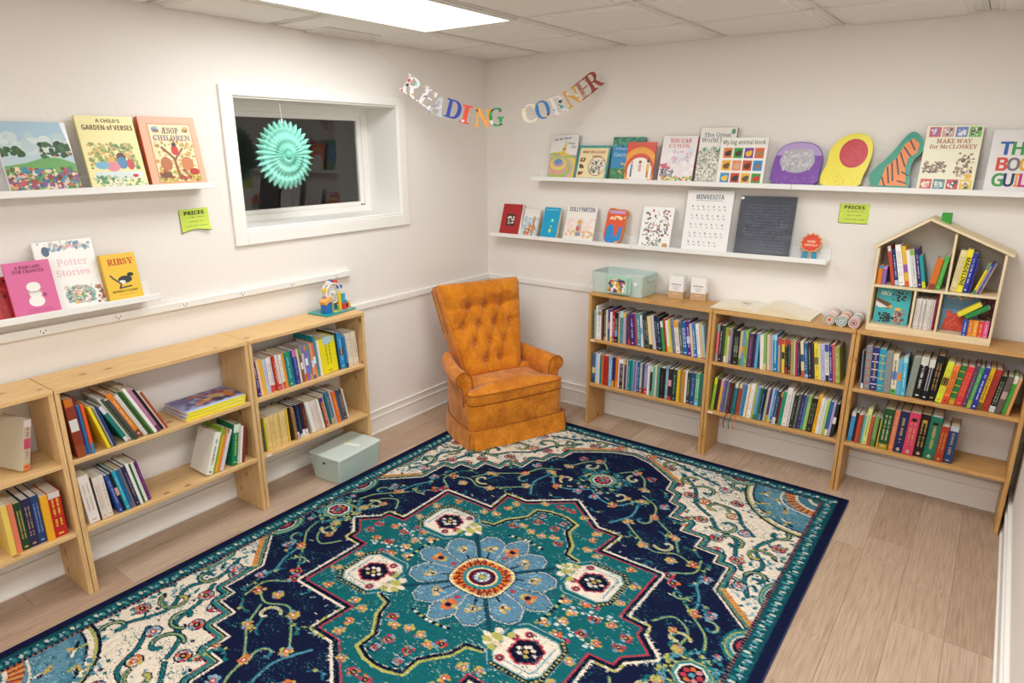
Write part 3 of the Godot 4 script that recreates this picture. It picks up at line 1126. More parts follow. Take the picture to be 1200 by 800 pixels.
	for k in 15:
		var t := (k + 0.5) * PI * 0.5 / 15.0
		var m := 1.0 / pow(pow(cos(t), 3.0) + pow(sin(t), 3.0), 1.0 / 3.0)
		var d := Vector2(cos(t) * m * 1.07, sin(t) * m * 0.95)
		var e := Vector2(-d.y, d.x).normalized()
		a.poly(PackedVector2Array([d * 0.094 * s - e * 5.0, d * 0.122 * s, d * 0.094 * s + e * 5.0]), ["b8431f", "6e1c1e", "d08032"][k % 3])
	squ.call(0.097, "7c2a1c")
	for k in 20:
		var t := (k + 0.5) * PI * 0.5 / 20.0
		a.ell(cos(t) * 0.096 * s, sin(t) * 0.088 * s, 3.4, 3.4, ["d98a3a", "b8431f", "5a1820"][k % 3])
	a.ell(0, 0, 0.088 * s, 0.080 * s, "2f7a80")
	a.ell(0, 0, 0.070 * s, 0.063 * s, "ddd2a0")
	a.ell(0, 0, 0.061 * s, 0.055 * s, RED)
	a.ell(0, 0, 0.056 * s, 0.050 * s, INKY)
	a.ell(0, 0, 0.046 * s, 0.041 * s, "8e2b3c")
	a.ell(0, 0, 0.041 * s, 0.037 * s, INKY)
	for k in 5:
		var t := k * PI * 0.5 / 4.0
		a.ell(cos(t) * 0.027 * s, sin(t) * 0.025 * s, 4, 4, ["6a92a8", CREAM][k % 2])
	a.ell(0, 0, 0.014 * s, 0.013 * s, OLIVE)
	# --- borders
	a.rect(1.052 * s, 0, w, h, DTEAL)
	a.rect(0, 1.562 * s, w, h, DTEAL)
	for k in 150:
		var z := (k + 0.5) * 0.022 * s
		var jit := r.randf_range(-5, 5)
		if z < 1.60 * s:
			a.ell(1.088 * s + jit, z, 6, 3.4, ["7f9fa8", "3f8a8c", "b8c0b4", "2f7a80"][k % 4])
			a.ell(1.088 * s - jit, z + 3, 2, 2, [INKY, "b8c0b4"][k % 2])
		if z < 1.12 * s:
			a.ell(z, 1.598 * s + jit, 3.4, 6, ["7f9fa8", "3f8a8c", "b8c0b4", "2f7a80"][k % 4])
			a.ell(z + 3, 1.598 * s - jit, 2, 2, [INKY, "b8c0b4"][k % 2])
	a.line(PackedVector2Array([Vector2(1.052 * s, 0), Vector2(1.052 * s, 1.562 * s), Vector2(0, 1.562 * s)]), 5, INKY, 4.0, "8a5a58")
	a.rect(1.122 * s, 0, w, h, NAVY)
	a.rect(0, 1.632 * s, w, h, NAVY)
	# --- weave: mirror to four quarters, fray every knot a little, short stray threads in worn patches
	var q0 := a.im.get_data()
	var wear := FastNoiseLite.new()
	wear.seed = 4
	wear.frequency = 0.010
	var W := w * 2
	var H := h * 2
	var out := PackedByteArray()
	out.resize(W * H * 3)
	var seed_no := 12345
	var threads := PackedByteArray([26, 92, 98, 88, 130, 146, 205, 194, 176, 20, 70, 78, 18, 24, 52])
	var bx := int(1.05 * s)
	var bz := int(1.56 * s)
	for y in H:
		var fy: int = h - 1 - y if y < h else y - h
		var run := 0
		var pick := 0
		for x in W:
			var fx: int = w - 1 - x if x < w else x - w
			seed_no = (seed_no * 1103515245 + 12345) & 0x7fffffff
			var rnd := seed_no >> 8
			var sx := fx + (rnd % 3) - 1
			var sy := fy
			if (rnd >> 9) % 4 == 0:
				sx = fx + ((rnd >> 2) % 7) - 3
				sy = fy + ((rnd >> 4) % 3) - 1
			sx = clampi(sx, 0, w - 1)
			sy = clampi(sy, 0, h - 1)
			var i := (sy * w + sx) * 3
			var o := (y * W + x) * 3
			var g := 0.90 + 0.2 * ((rnd >> 12) % 64) / 64.0
			var cr := q0[i]
			var cg := q0[i + 1]
			var cb := q0[i + 2]
			if run > 0:
				run -= 1
				cr = threads[pick]
				cg = threads[pick + 1]
				cb = threads[pick + 2]
			elif (rnd >> 5) % 17 == 0 and fx < bx and fy < bz:
				var wv := wear.get_noise_2d(x, y * 1.6)
				if wv > 0.0 and (rnd >> 11) % 3 < 2 + int(wv * 4.0):
					run = 1 + (rnd >> 10) % 5
					var dark := cr + cg + cb < 200
					pick = (([0, 3, 0, 1, 4][(rnd >> 14) % 5]) if dark else ([0, 3, 1, 2, 3][(rnd >> 14) % 5])) * 3
			out[o] = mini(255, int(cr * g))
			out[o + 1] = mini(255, int(cg * g))
			out[o + 2] = mini(255, int(cb * g))
	return ImageTexture.create_from_image(Image.create_from_data(W, H, false, Image.FORMAT_RGB8, out))

# ---------------------------------------------------------------- bookcases
const SHELF_UP := 0.606
const SHELF_LOW := 0.298
const CASE_H := 0.917
const BOARD := 0.019

var cases := {}

func make_case(key: String, frame: Transform3D, wide: float, m: Material, label: String, group: String) -> void:
	var o := thing("bookcase", label, "bookcase", frame, group)
	var d := 0.245
	cases[key] = [frame, wide]
	var r := RandomNumberGenerator.new()
	r.seed = key.hash()
	var board := func(called: String, lo: Vector3, hi: Vector3, g: int) -> void:
		var b := MB.new()
		b.uvo = Vector2(r.randf(), r.randf())
		b.span(lo, hi, 0.0018, g)
		part(called, b.mesh(m), o)
	board.call("top_board", Vector3(0.0015, CASE_H - BOARD, 0.005), Vector3(wide - 0.0015, CASE_H, d + 0.003), 0)
	board.call("side_board", Vector3(0.0015, 0, 0.005), Vector3(BOARD + 0.001, CASE_H - BOARD, d), 1)
	board.call("side_board", Vector3(wide - BOARD - 0.001, 0, 0.005), Vector3(wide - 0.0015, CASE_H - BOARD, d), 1)
	board.call("shelf", Vector3(BOARD + 0.001, SHELF_UP - BOARD, 0.005), Vector3(wide - BOARD - 0.001, SHELF_UP, d - 0.002), 0)
	var spot: Array = {"R1": [0.020, SHELF_UP], "R2": [0.022, SHELF_LOW], "L3": [0.035, SHELF_LOW]}.get(key, [])
	if spot.size() > 0:
		about(part("shelf_sticker", MB.new().span(Vector3(spot[0], spot[1] - 0.014, d - 0.002), Vector3(spot[0] + 0.030, spot[1] - 0.004, d - 0.0014)).mesh(M.white_plastic), o), "small white sticker")
	board.call("shelf", Vector3(BOARD + 0.001, SHELF_LOW - BOARD, 0.005), Vector3(wide - BOARD - 0.001, SHELF_LOW, d - 0.002), 0)

func right_frame(x: float) -> Transform3D:
	return Transform3D(Basis.IDENTITY, Vector3(x, 0, 0.019))

func left_frame(z: float) -> Transform3D:
	return Transform3D(Basis(Vector3(0, 0, -1), Vector3(0, 1, 0), Vector3(1, 0, 0)), Vector3(0.019, 0, z))

func bookcases() -> void:
	make_case("R1", right_frame(1.0388), 0.8185, M.honey, "open wooden bookcase with a mint green crate on its top", "open wooden bookcases along the walls")
	make_case("R2", right_frame(1.8573), 0.7562, M.honey, "open wooden bookcase with an open picture book lying on top", "open wooden bookcases along the walls")
	make_case("R3", right_frame(2.6135), 0.7472, M.honey, "open wooden bookcase carrying the house-shaped shelf on its top", "open wooden bookcases along the walls")
	make_case("L3", left_frame(2.2247), 0.7408, M.pine, "pale pine bookcase with a toy ferris wheel on its top", "open wooden bookcases along the walls")
	make_case("L2", left_frame(3.0641), 0.8394, M.pine, "pale pine bookcase with flat stacked magazines on its upper shelf", "open wooden bookcases along the walls")
	make_case("L1", left_frame(3.9035), 0.8394, M.pine, "pale pine bookcase holding a few books, below the pink picture book", "open wooden bookcases along the walls")

# ---------------------------------------------------------------- picture ledges
func make_ledge(frame: Transform3D, wide: float, label: String) -> void:
	var o := thing("picture_ledge", label, "picture ledge", frame, "white picture ledges")
	part("back_strip", MB.new().span(Vector3(0, -0.027, 0.0), Vector3(wide, 0.043, 0.011), 0.0015).mesh(M.ledge), o)
	part("base_board", MB.new().span(Vector3(0, -0.027, 0.011), Vector3(wide, -0.015, 0.109), 0.001).mesh(M.ledge), o)
	part("front_lip", MB.new().span(Vector3(0, -0.027, 0.109), Vector3(wide, 0.0, 0.120), 0.0015).mesh(M.ledge), o)

func ledge_frame(side: String, at: float, y: float, roll := 0.0) -> Transform3D:
	var b := Basis.IDENTITY
	var p := Vector3(at, y, 0.0005)
	if side == "L":
		b = Basis(Vector3(0, 0, -1), Vector3(0, 1, 0), Vector3(1, 0, 0))
		p = Vector3(0.0005, y, at)
	return Transform3D(b * Basis(Vector3(0, 0, 1), roll), p)

func ledges() -> void:
	make_ledge(ledge_frame("R", 0.477, 1.627), 0.545, "short white picture ledge section holding the winding-road picture book")
	make_ledge(ledge_frame("R", 1.024, 1.627), 1.15, "white picture ledge holding the animal photo book")
	make_ledge(ledge_frame("R", 2.176, 1.627), 1.15, "white picture ledge above the house-shaped shelf")
	make_ledge(ledge_frame("R", 0.114, 1.223, 0.002), 1.131, "white picture ledge holding small red and bright blue books")
	make_ledge(ledge_frame("R", 1.247, 1.226, 0.012), 1.15, "white picture ledge holding the plastic-wrapped navy poster and rosette")
	make_ledge(ledge_frame("L", 3.45, 1.663), 1.24, "white picture ledge beside the window holding three large picture books")
	make_ledge(ledge_frame("L", 3.69, 1.190), 1.157, "white picture ledge holding pink, white and yellow books")

# ---------------------------------------------------------------- armchair
func soften(pts: Array, times: int) -> PackedVector2Array:
	var p := vec2s(pts)
	for k in times:
		var q := PackedVector2Array()
		for i in p.size():
			var a := p[i]
			var b := p[(i + 1) % p.size()]
			q.append(a.lerp(b, 0.25))
			q.append(a.lerp(b, 0.75))
		p = q
	return p

func armchair() -> void:
	var velvet := mottled("ae5e10", "f6a030", 512, 0.008, 201, 0.75, 0.85)
	velvet.uv1_triplanar = true
	velvet.uv1_scale = Vector3(1.7, 1.7, 1.7)
	velvet.rim_enabled = true
	velvet.rim = 0.5
	velvet.rim_tint = 0.7
	velvet.metallic_specular = 0.2
	velvet.normal_enabled = true
	velvet.normal_texture = bump(256, 0.2, 207, 4.0)
	velvet.normal_scale = 0.35
	var welt := flat("a35c14", 0.85)
	var at := Transform3D(Basis(Vector3(0.3987, 0, -0.9171), Vector3(0, 1, 0), Vector3(0.9171, 0, 0.3987)), Vector3(0.559, 0.0, 0.632))
	var o := thing("armchair", "burnt orange velvet armchair with a tufted back in the room corner", "armchair", at)
	# swivel base under the skirt
	part("swivel_base", MB.new().lathe([Vector2(0, 0.0108), Vector2(0.19, 0.0108), Vector2(0.19, 0.03), Vector2(0.09, 0.05), Vector2(0.06, 0.11), Vector2(0, 0.11)], 24).mesh(flat("2b1d12", 0.6)), o)
	var plan := [[0.326, -0.06], [0.342, 0.05], [0.343, 0.20], [0.336, 0.295], [0.15, 0.302], [-0.15, 0.302], [-0.336, 0.295], [-0.343, 0.20], [-0.342, 0.05], [-0.326, -0.06], [-0.246, -0.246], [0, -0.272], [0.246, -0.246]]
	var body := MB.new()
	body.slab(soften(plan, 1), 0.10, 0.290, 0.018)
	part("seat_frame", body.mesh(velvet), o)
	# skirt: front, sides and back hang from a seam, with kick pleats at the front corners
	var runs := {
		"front": [[-0.336, 0.312], [0.0, 0.318], [0.336, 0.312]],
		"right": [[0.346, 0.302], [0.346, 0.10], [0.325, -0.06], [0.243, -0.243]],
		"back": [[0.236, -0.250], [0.0, -0.276], [-0.236, -0.250]],
		"left": [[-0.243, -0.243], [-0.325, -0.06], [-0.346, 0.10], [-0.346, 0.302]],
	}
	for k in runs:
		var pts: PackedVector2Array = vec2s(runs[k])
		var line := PackedVector2Array()
		for i in pts.size() - 1:
			for j in 12:
				line.append(pts[i].lerp(pts[i + 1], j / 12.0))
		line.append(pts[pts.size() - 1])
		var rows := []
		var thick := []
		for q in 7:
			var t := q / 6.0
			var row := PackedVector3Array()
			var back := PackedVector3Array()
			for i in line.size():
				var d := (line[mini(i + 1, line.size() - 1)] - line[maxi(i - 1, 0)]).normalized().orthogonal()
				if d.dot(line[i]) < 0:
					d = -d
				var wave := 0.0022 * sin(i * 0.9) * (1.0 - t) + 0.0015 * sin(i * 0.37 + 1.0) * (1.0 - t)
				var p := line[i] + d * (0.004 + 0.020 * (1.0 - t) + wave)
				row.append(Vector3(p.x, 0.013 + 0.124 * t + 0.0012 * sin(i * 0.5), p.y))
				var g := line[i] + d * (0.0 + 0.020 * (1.0 - t) + wave)
				back.append(Vector3(g.x, 0.013 + 0.124 * t, g.y))
			rows.append(row)
			thick.append(back)
		var s := MB.new()
		var flip: bool = k != "front" and k != "left"
		flip = true if k in ["right", "back", "left"] else false
		s.grid(rows, false, flip)
		s.grid(thick, false, not flip)
		part("skirt_panel", s.mesh(velvet), o)
		var seam := []
		for i in range(0, line.size(), 3):
			var d := line[i].normalized()
			seam.append(Vector3(line[i].x + d.x * 0.004, 0.138, line[i].y + d.y * 0.004))
		part("skirt_seam", MB.new().tube(seam, 0.0035, 6).mesh(welt), o)
	for sx in [-1.0, 1.0]:
		var p := MB.new()
		p.xf = Transform3D(Basis(Vector3.UP, sx * PI / 4.0), Vector3(sx * 0.340, 0, 0.306))
		p.span(Vector3(-0.030, 0.016, -0.004), Vector3(0.030, 0.136, 0.003), 0.002)
		part("kick_pleat", p.mesh(velvet), o)
	# arms with rolled tops and welted fronts
	var prof := [[0.282, 0.27], [0.283, 0.38], [0.286, 0.43], [0.297, 0.466], [0.317, 0.485], [0.342, 0.492], [0.367, 0.486], [0.386, 0.468], [0.393, 0.444], [0.388, 0.420], [0.373, 0.404], [0.358, 0.392], [0.352, 0.37], [0.350, 0.30], [0.348, 0.27]]
	for sx in [-1.0, 1.0]:
		var arm := MB.new()
		var rows := []
		for j in 15:
			var t := j / 14.0
			var z := 0.205 - 0.40 * t
			var row := PackedVector3Array()
			for q in prof:
				var nar := 1.0 - 0.22 * t * t
				var y: float = q[1] + 0.016 * t * t * (1.0 if q[1] > 0.4 else 0.2) - 0.004 * sin(t * PI)
				row.append(Vector3(sx * q[0] * nar, y, z))
			rows.append(row)
		arm.grid(rows, false, sx < 0.0)
		part("arm", arm.mesh(velvet), o)
		var front := PackedVector2Array()
		var path := []
		for q in prof:
			front.append(Vector2(sx * q[0], q[1]))
			path.append(Vector3(sx * q[0], q[1], 0.206))
		part("arm_front", MB.new().prism(front, 0.196, 0.2055).mesh(velvet), o)
		part("arm_welt", MB.new().tube(path, 0.0042, 7).mesh(welt), o)
	# outer wings that close the sides and the rear below the back
	var wing := MB.new()
	wing.slab(soften([[0.295, -0.10], [0.315, -0.03], [0.28, -0.01], [-0.28, -0.01], [-0.315, -0.03], [-0.295, -0.10], [-0.228, -0.235], [0, -0.258], [0.228, -0.235]], 2), 0.285, 0.40, 0.03)
	part("rear_frame", wing.mesh(velvet), o)
	# loose seat cushion, T-shaped in front of the arms
	var tee := soften([[0.268, -0.06], [0.270, 0.10], [0.272, 0.192], [0.300, 0.212], [0.332, 0.213], [0.342, 0.24], [0.337, 0.292], [0.18, 0.304], [-0.18, 0.304], [-0.337, 0.292], [-0.342, 0.24], [-0.332, 0.213], [-0.300, 0.212], [-0.272, 0.192], [-0.270, 0.10], [-0.268, -0.06], [0, -0.07]], 2)
	var seat := MB.new()
	seat.slab(tee, 0.283, 0.368, 0.022, 0.030)
	var sc := part("seat_cushion", seat.mesh(velvet), o)
	for y in [0.356, 0.295]:
		var path := []
		for p in tee:
			path.append(Vector3(p.x * 0.995, y, p.y * 0.995))
		part("piping", MB.new().tube(path, 0.0042, 6, true).mesh(welt), sc)
	# back: frame, tufted cushion, buttons
	var bx := Transform3D(Basis(Vector3.RIGHT, Vector3(0, 0.949, -0.3153), Vector3(0, 0.3153, 0.949)), Vector3(0, 0.335, -0.075))
	var tall := 0.640
	var half := func(v: float) -> float:
		return lerpf(0.205, 0.300, pow(v, 0.85))
	var ol := []
	for q in [[-1.0, 0.0], [1.0, 0.0], [1.0, 0.5], [1.0, 0.955], [0.93, 0.995], [0.0, 0.985], [-0.93, 0.995], [-1.0, 0.955], [-1.0, 0.5]]:
		ol.append([half.call(q[1]) * q[0] * 1.03, q[1] * tall])
	var shell := MB.new()
	shell.xf = bx
	shell.prism(vec2s(ol), -0.062, 0.045)
	part("back_frame", shell.mesh(velvet), o)
	for d in [-0.060, 0.0]:
		var path := []
		for q in ol.slice(1):
			path.append(bx * Vector3(q[0] * 1.004, q[1] + (0.001 if q[1] > 0.6 else 0.0), d))
		part("back_welt", MB.new().tube(path, 0.004, 6).mesh(welt), o)
	var tufts := [[-0.42, 0.735], [0.02, 0.735], [0.47, 0.735], [-0.68, 0.545], [-0.22, 0.545], [0.23, 0.545], [0.69, 0.545], [-0.43, 0.355], [0.03, 0.355], [0.48, 0.355], [-0.20, 0.165], [0.27, 0.165]]
	var creases := []
	for a in tufts:
		for b in tufts:
			var dv: float = b[1] - a[1]
			if dv > 0.1 and dv < 0.25 and absf(b[0] - a[0]) < 0.4:
				creases.append([a, b])
	for a in tufts.slice(0, 3):
		creases.append([a, [a[0] * 1.02, 1.0]])
	creases.append([[-0.95, 0.72], tufts[0]])
	creases.append([tufts[0], tufts[1]])
	creases.append([tufts[1], tufts[2]])
	creases.append([tufts[2], [0.95, 0.75]])
	creases.append([[-0.98, 0.50], tufts[3]])
	creases.append([tufts[6], [0.98, 0.57]])
	creases.append([tufts[10], [-0.25, 0.0]])
	creases.append([tufts[11], [0.30, 0.0]])
	var nu := 84
	var nv := 96
	var rows := []
	for j in nv + 1:
		var v := j / float(nv)
		var row := PackedVector3Array()
		for i in nu + 1:
			var u := -1.0 + 2.0 * i / float(nu)
			var hw: float = half.call(v)
			var su := 1.0 - pow(absf(u), 5.0)
			var sv := 1.0 - pow(absf(2.0 * v - 1.0), 9.0)
			var dep := 0.040 + 0.062 * pow(maxf(su, 0.0), 0.45) * pow(maxf(sv, 0.0), 0.45)
			dep += 0.026 * smoothstep(0.735, 0.85, v) * pow(maxf(su, 0.0), 0.5) * pow(maxf(sv, 0.0), 0.5)
			var px := Vector2(u * hw, v * tall)
			for c in creases:
				var a := Vector2(c[0][0] * half.call(c[0][1]), c[0][1] * tall)
				var b := Vector2(c[1][0] * half.call(c[1][1]), c[1][1] * tall)
				var n := Geometry2D.get_closest_point_to_segment(px, a, b)
				var dd := px.distance_squared_to(n)
				dep -= 0.0068 * exp(-dd / 0.00016)
			for c in tufts:
				var a := Vector2(c[0] * half.call(c[1]), c[1] * tall)
				var dd := px.distance_squared_to(a)
				dep -= 0.034 * exp(-dd / 0.00034) + 0.028 * exp(-dd / 0.0034)
			row.append(bx * Vector3(px.x, px.y, maxf(dep, 0.030)))
		rows.append(row)
	var cush := MB.new()
	cush.grid(rows)
	var bc := part("back_cushion", cush.mesh(velvet), o)
	for c in tufts:
		var b := MB.new()
		var lat := []
		for k in 7:
			var t := k * PI / 6.0
			lat.append(Vector2(0.0085 * sin(t), -0.004 * cos(t)))
		b.xf = bx * Transform3D(Basis(Vector3.RIGHT, PI / 2.0), Vector3(c[0] * half.call(c[1]), c[1] * tall, 0.052))
		b.lathe(lat, 12)
		part("button", b.mesh(velvet), bc)

# ---------------------------------------------------------------- books on the bookcases
# One string per shelf: "colour width height" for each book (width relative, height in mm), then optional marks:
# t/b/m/l = band at the top, bottom, middle or a label panel, k = line of small title marks, s = hoops, w = soft paperback.
# "@angle" leans the books that follow (degrees, + leans their tops to the left), "_mm" leaves a gap.
const R1_UP := "@1,7fa8a4 25 195 bsix,e9e6e2 28 222 kb0b0b0 w,efece6 54 190 t8a8a50 k9a9a9a,8a5a58 18 205 w,2f2a28 16 205,5d5848 44 200 bbf9a60 kd8c9a0,e6dccb 20 205 w,5a4c92 40 210 b45648f mc09ab0,eceae8 32 195 be9c22f w,b3222d 40 205 kf0e0e0,241f2a 48 198 l3f9ad8 kd0d0d0,d8b98f 24 195 w,5f9b9d 56 212 k254f55 tb8d4d0,b9a0b6 42 205 te8b340 w,@6,5a3f55 38 195 bc04040,4a2f7a 60 205 kd8d0f0,c4484a 36 205 w,4f8fa0 56 210 ke0f0f0,d6dde4 30 205 m7aa8d0 w,@9,2a3036 30 212 kc8c8c8,33493d 40 208 kd0d0a0,e8cf9c 52 205 b3a3a30 w,c9c3d0 36 208 w,22293f 40 215 k9fb4d8,25304a 46 210 kd0d8e8,3f9a4a 38 190 te8e4d8,c23a3a 36 205 w,e9e6e0 40 198 be8c93a,d9c94a 26 210 w,7a86a0 40 212 k2a3a5a,e9e4dc 60 205 tf09a3a ka08060,5a6258 44 195 kc8c8b0,1f62a8 58 205 kffffff,5a2a86 52 212 md8c8e8 ke8e0f0,d8c3a0 36 200 w,3f78b8 38 205 kffffff,f0efe8 44 205 kb08070 w,d8b888 30 205 w,a9cfe0 26 200 w"
const R1_LOW := "@0,4a628a 52 205 md8c890 b2a4a7a,b9cfe2 38 205 bd8c8a0,e4e2de 22 205 w,2f7f8f 22 195,e0883a 28 205 w,b2302a 66 205 k7a1a1a,eceae6 18 205 w,7fb0d8 44 205 kf0f4f8,3a2a5a 34 205 be8a020,d9742f 44 205 be88f30,ece6d8 20 200 w,2f2440 50 200 tf0f0f0 kc0b8d0,e0d4b8 20 200 w,5a4060 30 200 td8b040,c8c0b0 18 200 w,2a7f9a 36 205 k9fd0c8,2f9a7a 24 205,7f9fd0 26 205 w,6a4f8a 20 205,b0a0c8 18 205 w,1f5f8a 30 205 kd8e8f0,aeb4b8 42 198 ke8e8e8 bd05050,4a4a4a 18 198,8f8ac0 56 200 bd04040 kd8d4f0,ece6da 26 195 w,3a3a34 36 195 te8dcc0 b5f9a8a,6fb0a8 36 200,d8d0a8 22 205 w,4fa0a0 34 200,241f1d 70 200 k5a5048,7fa8b8 44 212 kd8e8e8,3a2a34 46 205 bc84040 md8a0a0,28403a 60 205 k90a890,e0b830 36 205,8a9050 22 200,d08038 32 205 w,ece8e0 28 205 w,26402f 40 200 kd8d0a0,2f4a78 70 205 k8fa8d0,5fae86 50 210 kd8f0d8 b6fb0c8,3a7a70 44 205"
const R2_UP := "@0,e0707a 40 225 bb0a0a0 t7fb0aa,33302c 50 222 kb8b8b0,4a4a40 20 222 w,8fc04a 34 210 beceae0,e6c79a 40 205 tc07830,8a8aa0 32 205 b5a6a9a,2c2f28 26 215,25241f 66 205 ka8a8a0 m6a6a5a,dcc890 40 200 b5a9a50,6a94c8 36 205 me08a3a,8fba5a 42 212 k4a6a2a,5c3a55 66 200 k9a6a9a s7a4a70,3f3358 40 200 k7a6a9a,5fa8d0 34 205 w,@5,efe6d6 46 200 w,86b062 34 212 bd8c090,e8d0b8 34 205 w,c8a8a0 24 200 w,a8bcd0 24 205 w,1f84b8 54 212 ta0d0e8 kd8f0f8,c8b8a0 30 198 tc05048,7a6a5a 22 198 tc05048,e0c04a 36 195 tc84a40 m3a3a30,23262a 36 195 tb84840 b8a3a3a k8a8a8a,2b302e 40 198 tc84a40 b8a3a3a k9a9a8a,a8a060 38 198 kb8a050,d8c8b0 18 195 w,a03a50 30 192,3a3a5a 24 192 k9aa8c8,@8,e8d4a8 40 200 bd05040 m2f5f8a w,2f5f8a 46 195 b8fb0d0 kc8d8e8,33343c 38 202 ka8a8b0,4a3a44 34 200,f0da2a 48 202 m6a6a50 k8a8a20,e4d4a8 30 200 w,b9bfe6 44 202 k7a80b8,ece4cc 44 205 k5a5a8a t4a4a9a b2a2a3a,3a3a8a 40 200 kd8d8f0,d8605a 30 210 w,9aa050 56 200 kd8d8b0"
const R2_LOW := "@-4,8fc030 44 205 td8d830,3a3028 30 200,6a2f38 22 200,e0b440 42 198 td8a8a0 w,6a5aa0 40 200 k9a90c8,6f7a7c 48 196 k9aa0a0,5a2a30 44 196 k9a5a5a,4a4540 28 196,1f6a70 50 198 td8c8b0 k4a9a9a,a0402a 48 196 td8c8b0 kc07050,7a7a90 38 198 k9a9ab8,2088b8 36 195,ece0c8 30 198 w,e8a85a 18 198 w,f0ece6 56 212 kc8b8b8,d8c850 26 198 w,5f9fc8 40 200 b2f7a5a,3a7a5a 30 200 w,26304a 44 198 b5a80a8 k8a98b8,3a5a48 22 198,b8b0a0 32 200 w,6a3a70 30 208 bd0b040,a8d0e8 30 205 be8d040 w,4f78a8 36 205 kd0e0f0,3a4454 46 200 k8a94a8 bd8d8d8,8a3a4a 34 195 te0a050,259a70 46 205 k1a6a4a,eae0dc 66 232 kc09aa0,d8d8d0 30 208 w,2f302e 46 200 k9a9a98,55584e 42 208 k9aa090,3a3a68 50 205 k8a7aa8 s5a4a80,4f7aa8 26 205 b3f9a7a,9fc070 50 208 t8ab05a,26241f 76 200 s4a4a3a k8a8a60,f0b020 44 225 ka85a2a,ece8e0 40 212 kc8c8c0 w,e0e0dc 30 205 w,a8c86a 32 205 w,3a6a9a 44 200 be8d8b0,c0b0d8 30 205 k8a7aa8,332f2c 40 195 me8e0d0"
const R3_UP := "@3,8fa0b8 14 200 w,25242a 22 205 be8e8e8,8a8a8e 64 232 kb8a06a sb84a4a,2f3378 70 230 sd8d8e0 kc0a860,2f98b8 68 228 sc0c860 kc8b060,8a8c8a 68 218 k9a9c9a,e8d8b8 56 212 b4fae5a m6a8ac8 k3a3a3a,6ab0d0 44 190 me09040,4fb0d0 46 205 ta8d8d8 kd8f0f8,@-3,8c9488 68 212 k9aa094,16161a 80 220 td8d4cc ke8e8e8,1c1a1e 60 215 td8d4cc kd8d0d8,17191d 70 238 kc8a050,@-7,d3e23a 60 215 m2a2a26 ke09a3a,f08038 56 205 k6a3a20 bd84a30,2f7a40 60 205 sd8b030 bd0a030,d8383f 64 205 kf08a50,5f4460 40 215 ka890a8,4a9a5a 40 212 b9ab040 ka8d0a8,2f3a9a 46 215 ke0e0f8,e0b020 44 215 b6a6030 k6a5a20,b23a2a 60 212 k7a3a4a,1c1f1c 54 185 kb8c8b0 bd8d8d8,6a5a52 50 190 mb8a090,4fb04a 40 195 tf0f0e8,d8a060 30 185 w"
const R3_LOW := "@-2,4f98c8 40 165 te0d0c8 b3a88c0,2a2a30 26 165 w,c84a3a 30 160 w,8a5a3a 16 165 w,6ab8c0 22 160 w,d4dc8a 40 200 k8a9a4a,b8563a 30 165,7aa058 40 170 b5a803a,3a2a22 14 165 w,d8c04a 12 160 w,1f4f2a 88 225 kc8d0a0 bb0902a,e8805a 46 220 kf0b090 bf08a4a,232a54 78 228 kc0a868 de0e0e0,d0405f 88 232 kc8a068 e2a2020 df0d8d8,1d1a18 80 232 kc8a050 dd8d0c8 ed0a040,1f6f58 92 232 kc0a868 dd8d8c8 e2a2a20,a83a26 66 192 kd09a4a de0a080,2a3f70 74 200 tb8bcc4 kc0a878"
const L3_UP := "@5,4a2a6a 24 188 ke0d0f0,f0c8a0 20 188 w,e8b43a 26 190 w,c8d0f0 22 185 k9aa0c8,f4f0f0 22 188 kd06060 bd84a40,f0ecec 22 188 k9090c0 bd84a40,c83a30 18 188 kf0e0d0,f4ece4 24 188 kb0b0b0 bd84a40,ece6e0 22 188 kc08080 bd84a40,e89a30 22 190 w,1f8a8a 34 192 t2f9a5a ka8d8d0,25808a 18 190 w,3a3f90 34 192 tc878b0 k9098d0,e8d8b8 18 190 w,8a5a4a 20 195 me0e0e0 t6ab04a,c8c8d8 20 198 t9a70c0 bd06a3a,8a70b8 22 200 te08a3a mf0f0f0,6a8ac0 20 200 t50a0a0 be0a040,e09a70 22 200 md8d8f0 b4a6ab0,e0705a 24 200 mf0f0f0 be89030,1f98a8 18 235 w,f4f2ee 14 205 w,f0e020 34 205 w,f2e424 74 212 tb8dff0 k9a9020,f0e020 32 208 td0e0a0,1a3a4a 14 222 w,2f8fc8 40 215 m6a4a38 k9fd0f0,2a7ab8 22 190 b204060,e8dcc8 24 200 kb09a80 w,eaddc8 26 200 kb09a80 w,e8dac4 24 200 kb09a80 w,ecdcc8 26 200 kb09a80 w"
const L3_LOW := "@2,4a5f58 26 175,d8c820 10 190 w,efd08a 20 186 kb8923a w,f0d490 20 186 kb8923a w,efd08a 20 186 kb8923a w,eecf88 20 186 kb8923a w,f0d490 20 186 kb8923a w,efd08a 20 186 kb8923a w,eecf88 20 186 kb8923a w,f0d490 20 186 kb8923a w,efd08a 20 186 kb8923a w,e8c840 14 190 w,@5,3a1f1a 26 192,b08a50 18 190 k3a2a1a,1f2030 26 195 be8e8e8 k6a6ab0,23305a 24 195 be8e8e8 k4a8a5a,2a1f3a 26 195 be8e8e8,5a2a22 28 195 be8e8e8 kc06a3a,@11,f0ece6 30 190 w,e8dcd4 32 186 kc8a8a0 w,e4dad0 32 186 kc8a8a0 w,ece4dc 24 188 w,2f4a44 12 196 w,d84a30 26 190 t4a3a9a kf0d0a0 w,c8d8d8 18 195 w,2f5a5a 20 195 w,3f7a98 36 205 bb8b090 kd8a040,d8c8c8 14 200 w,e8702a 36 200 kf0c080,2a5a80 26 198,5a4a48 34 195 kc0a8a8,d8d0c0 16 198 w"
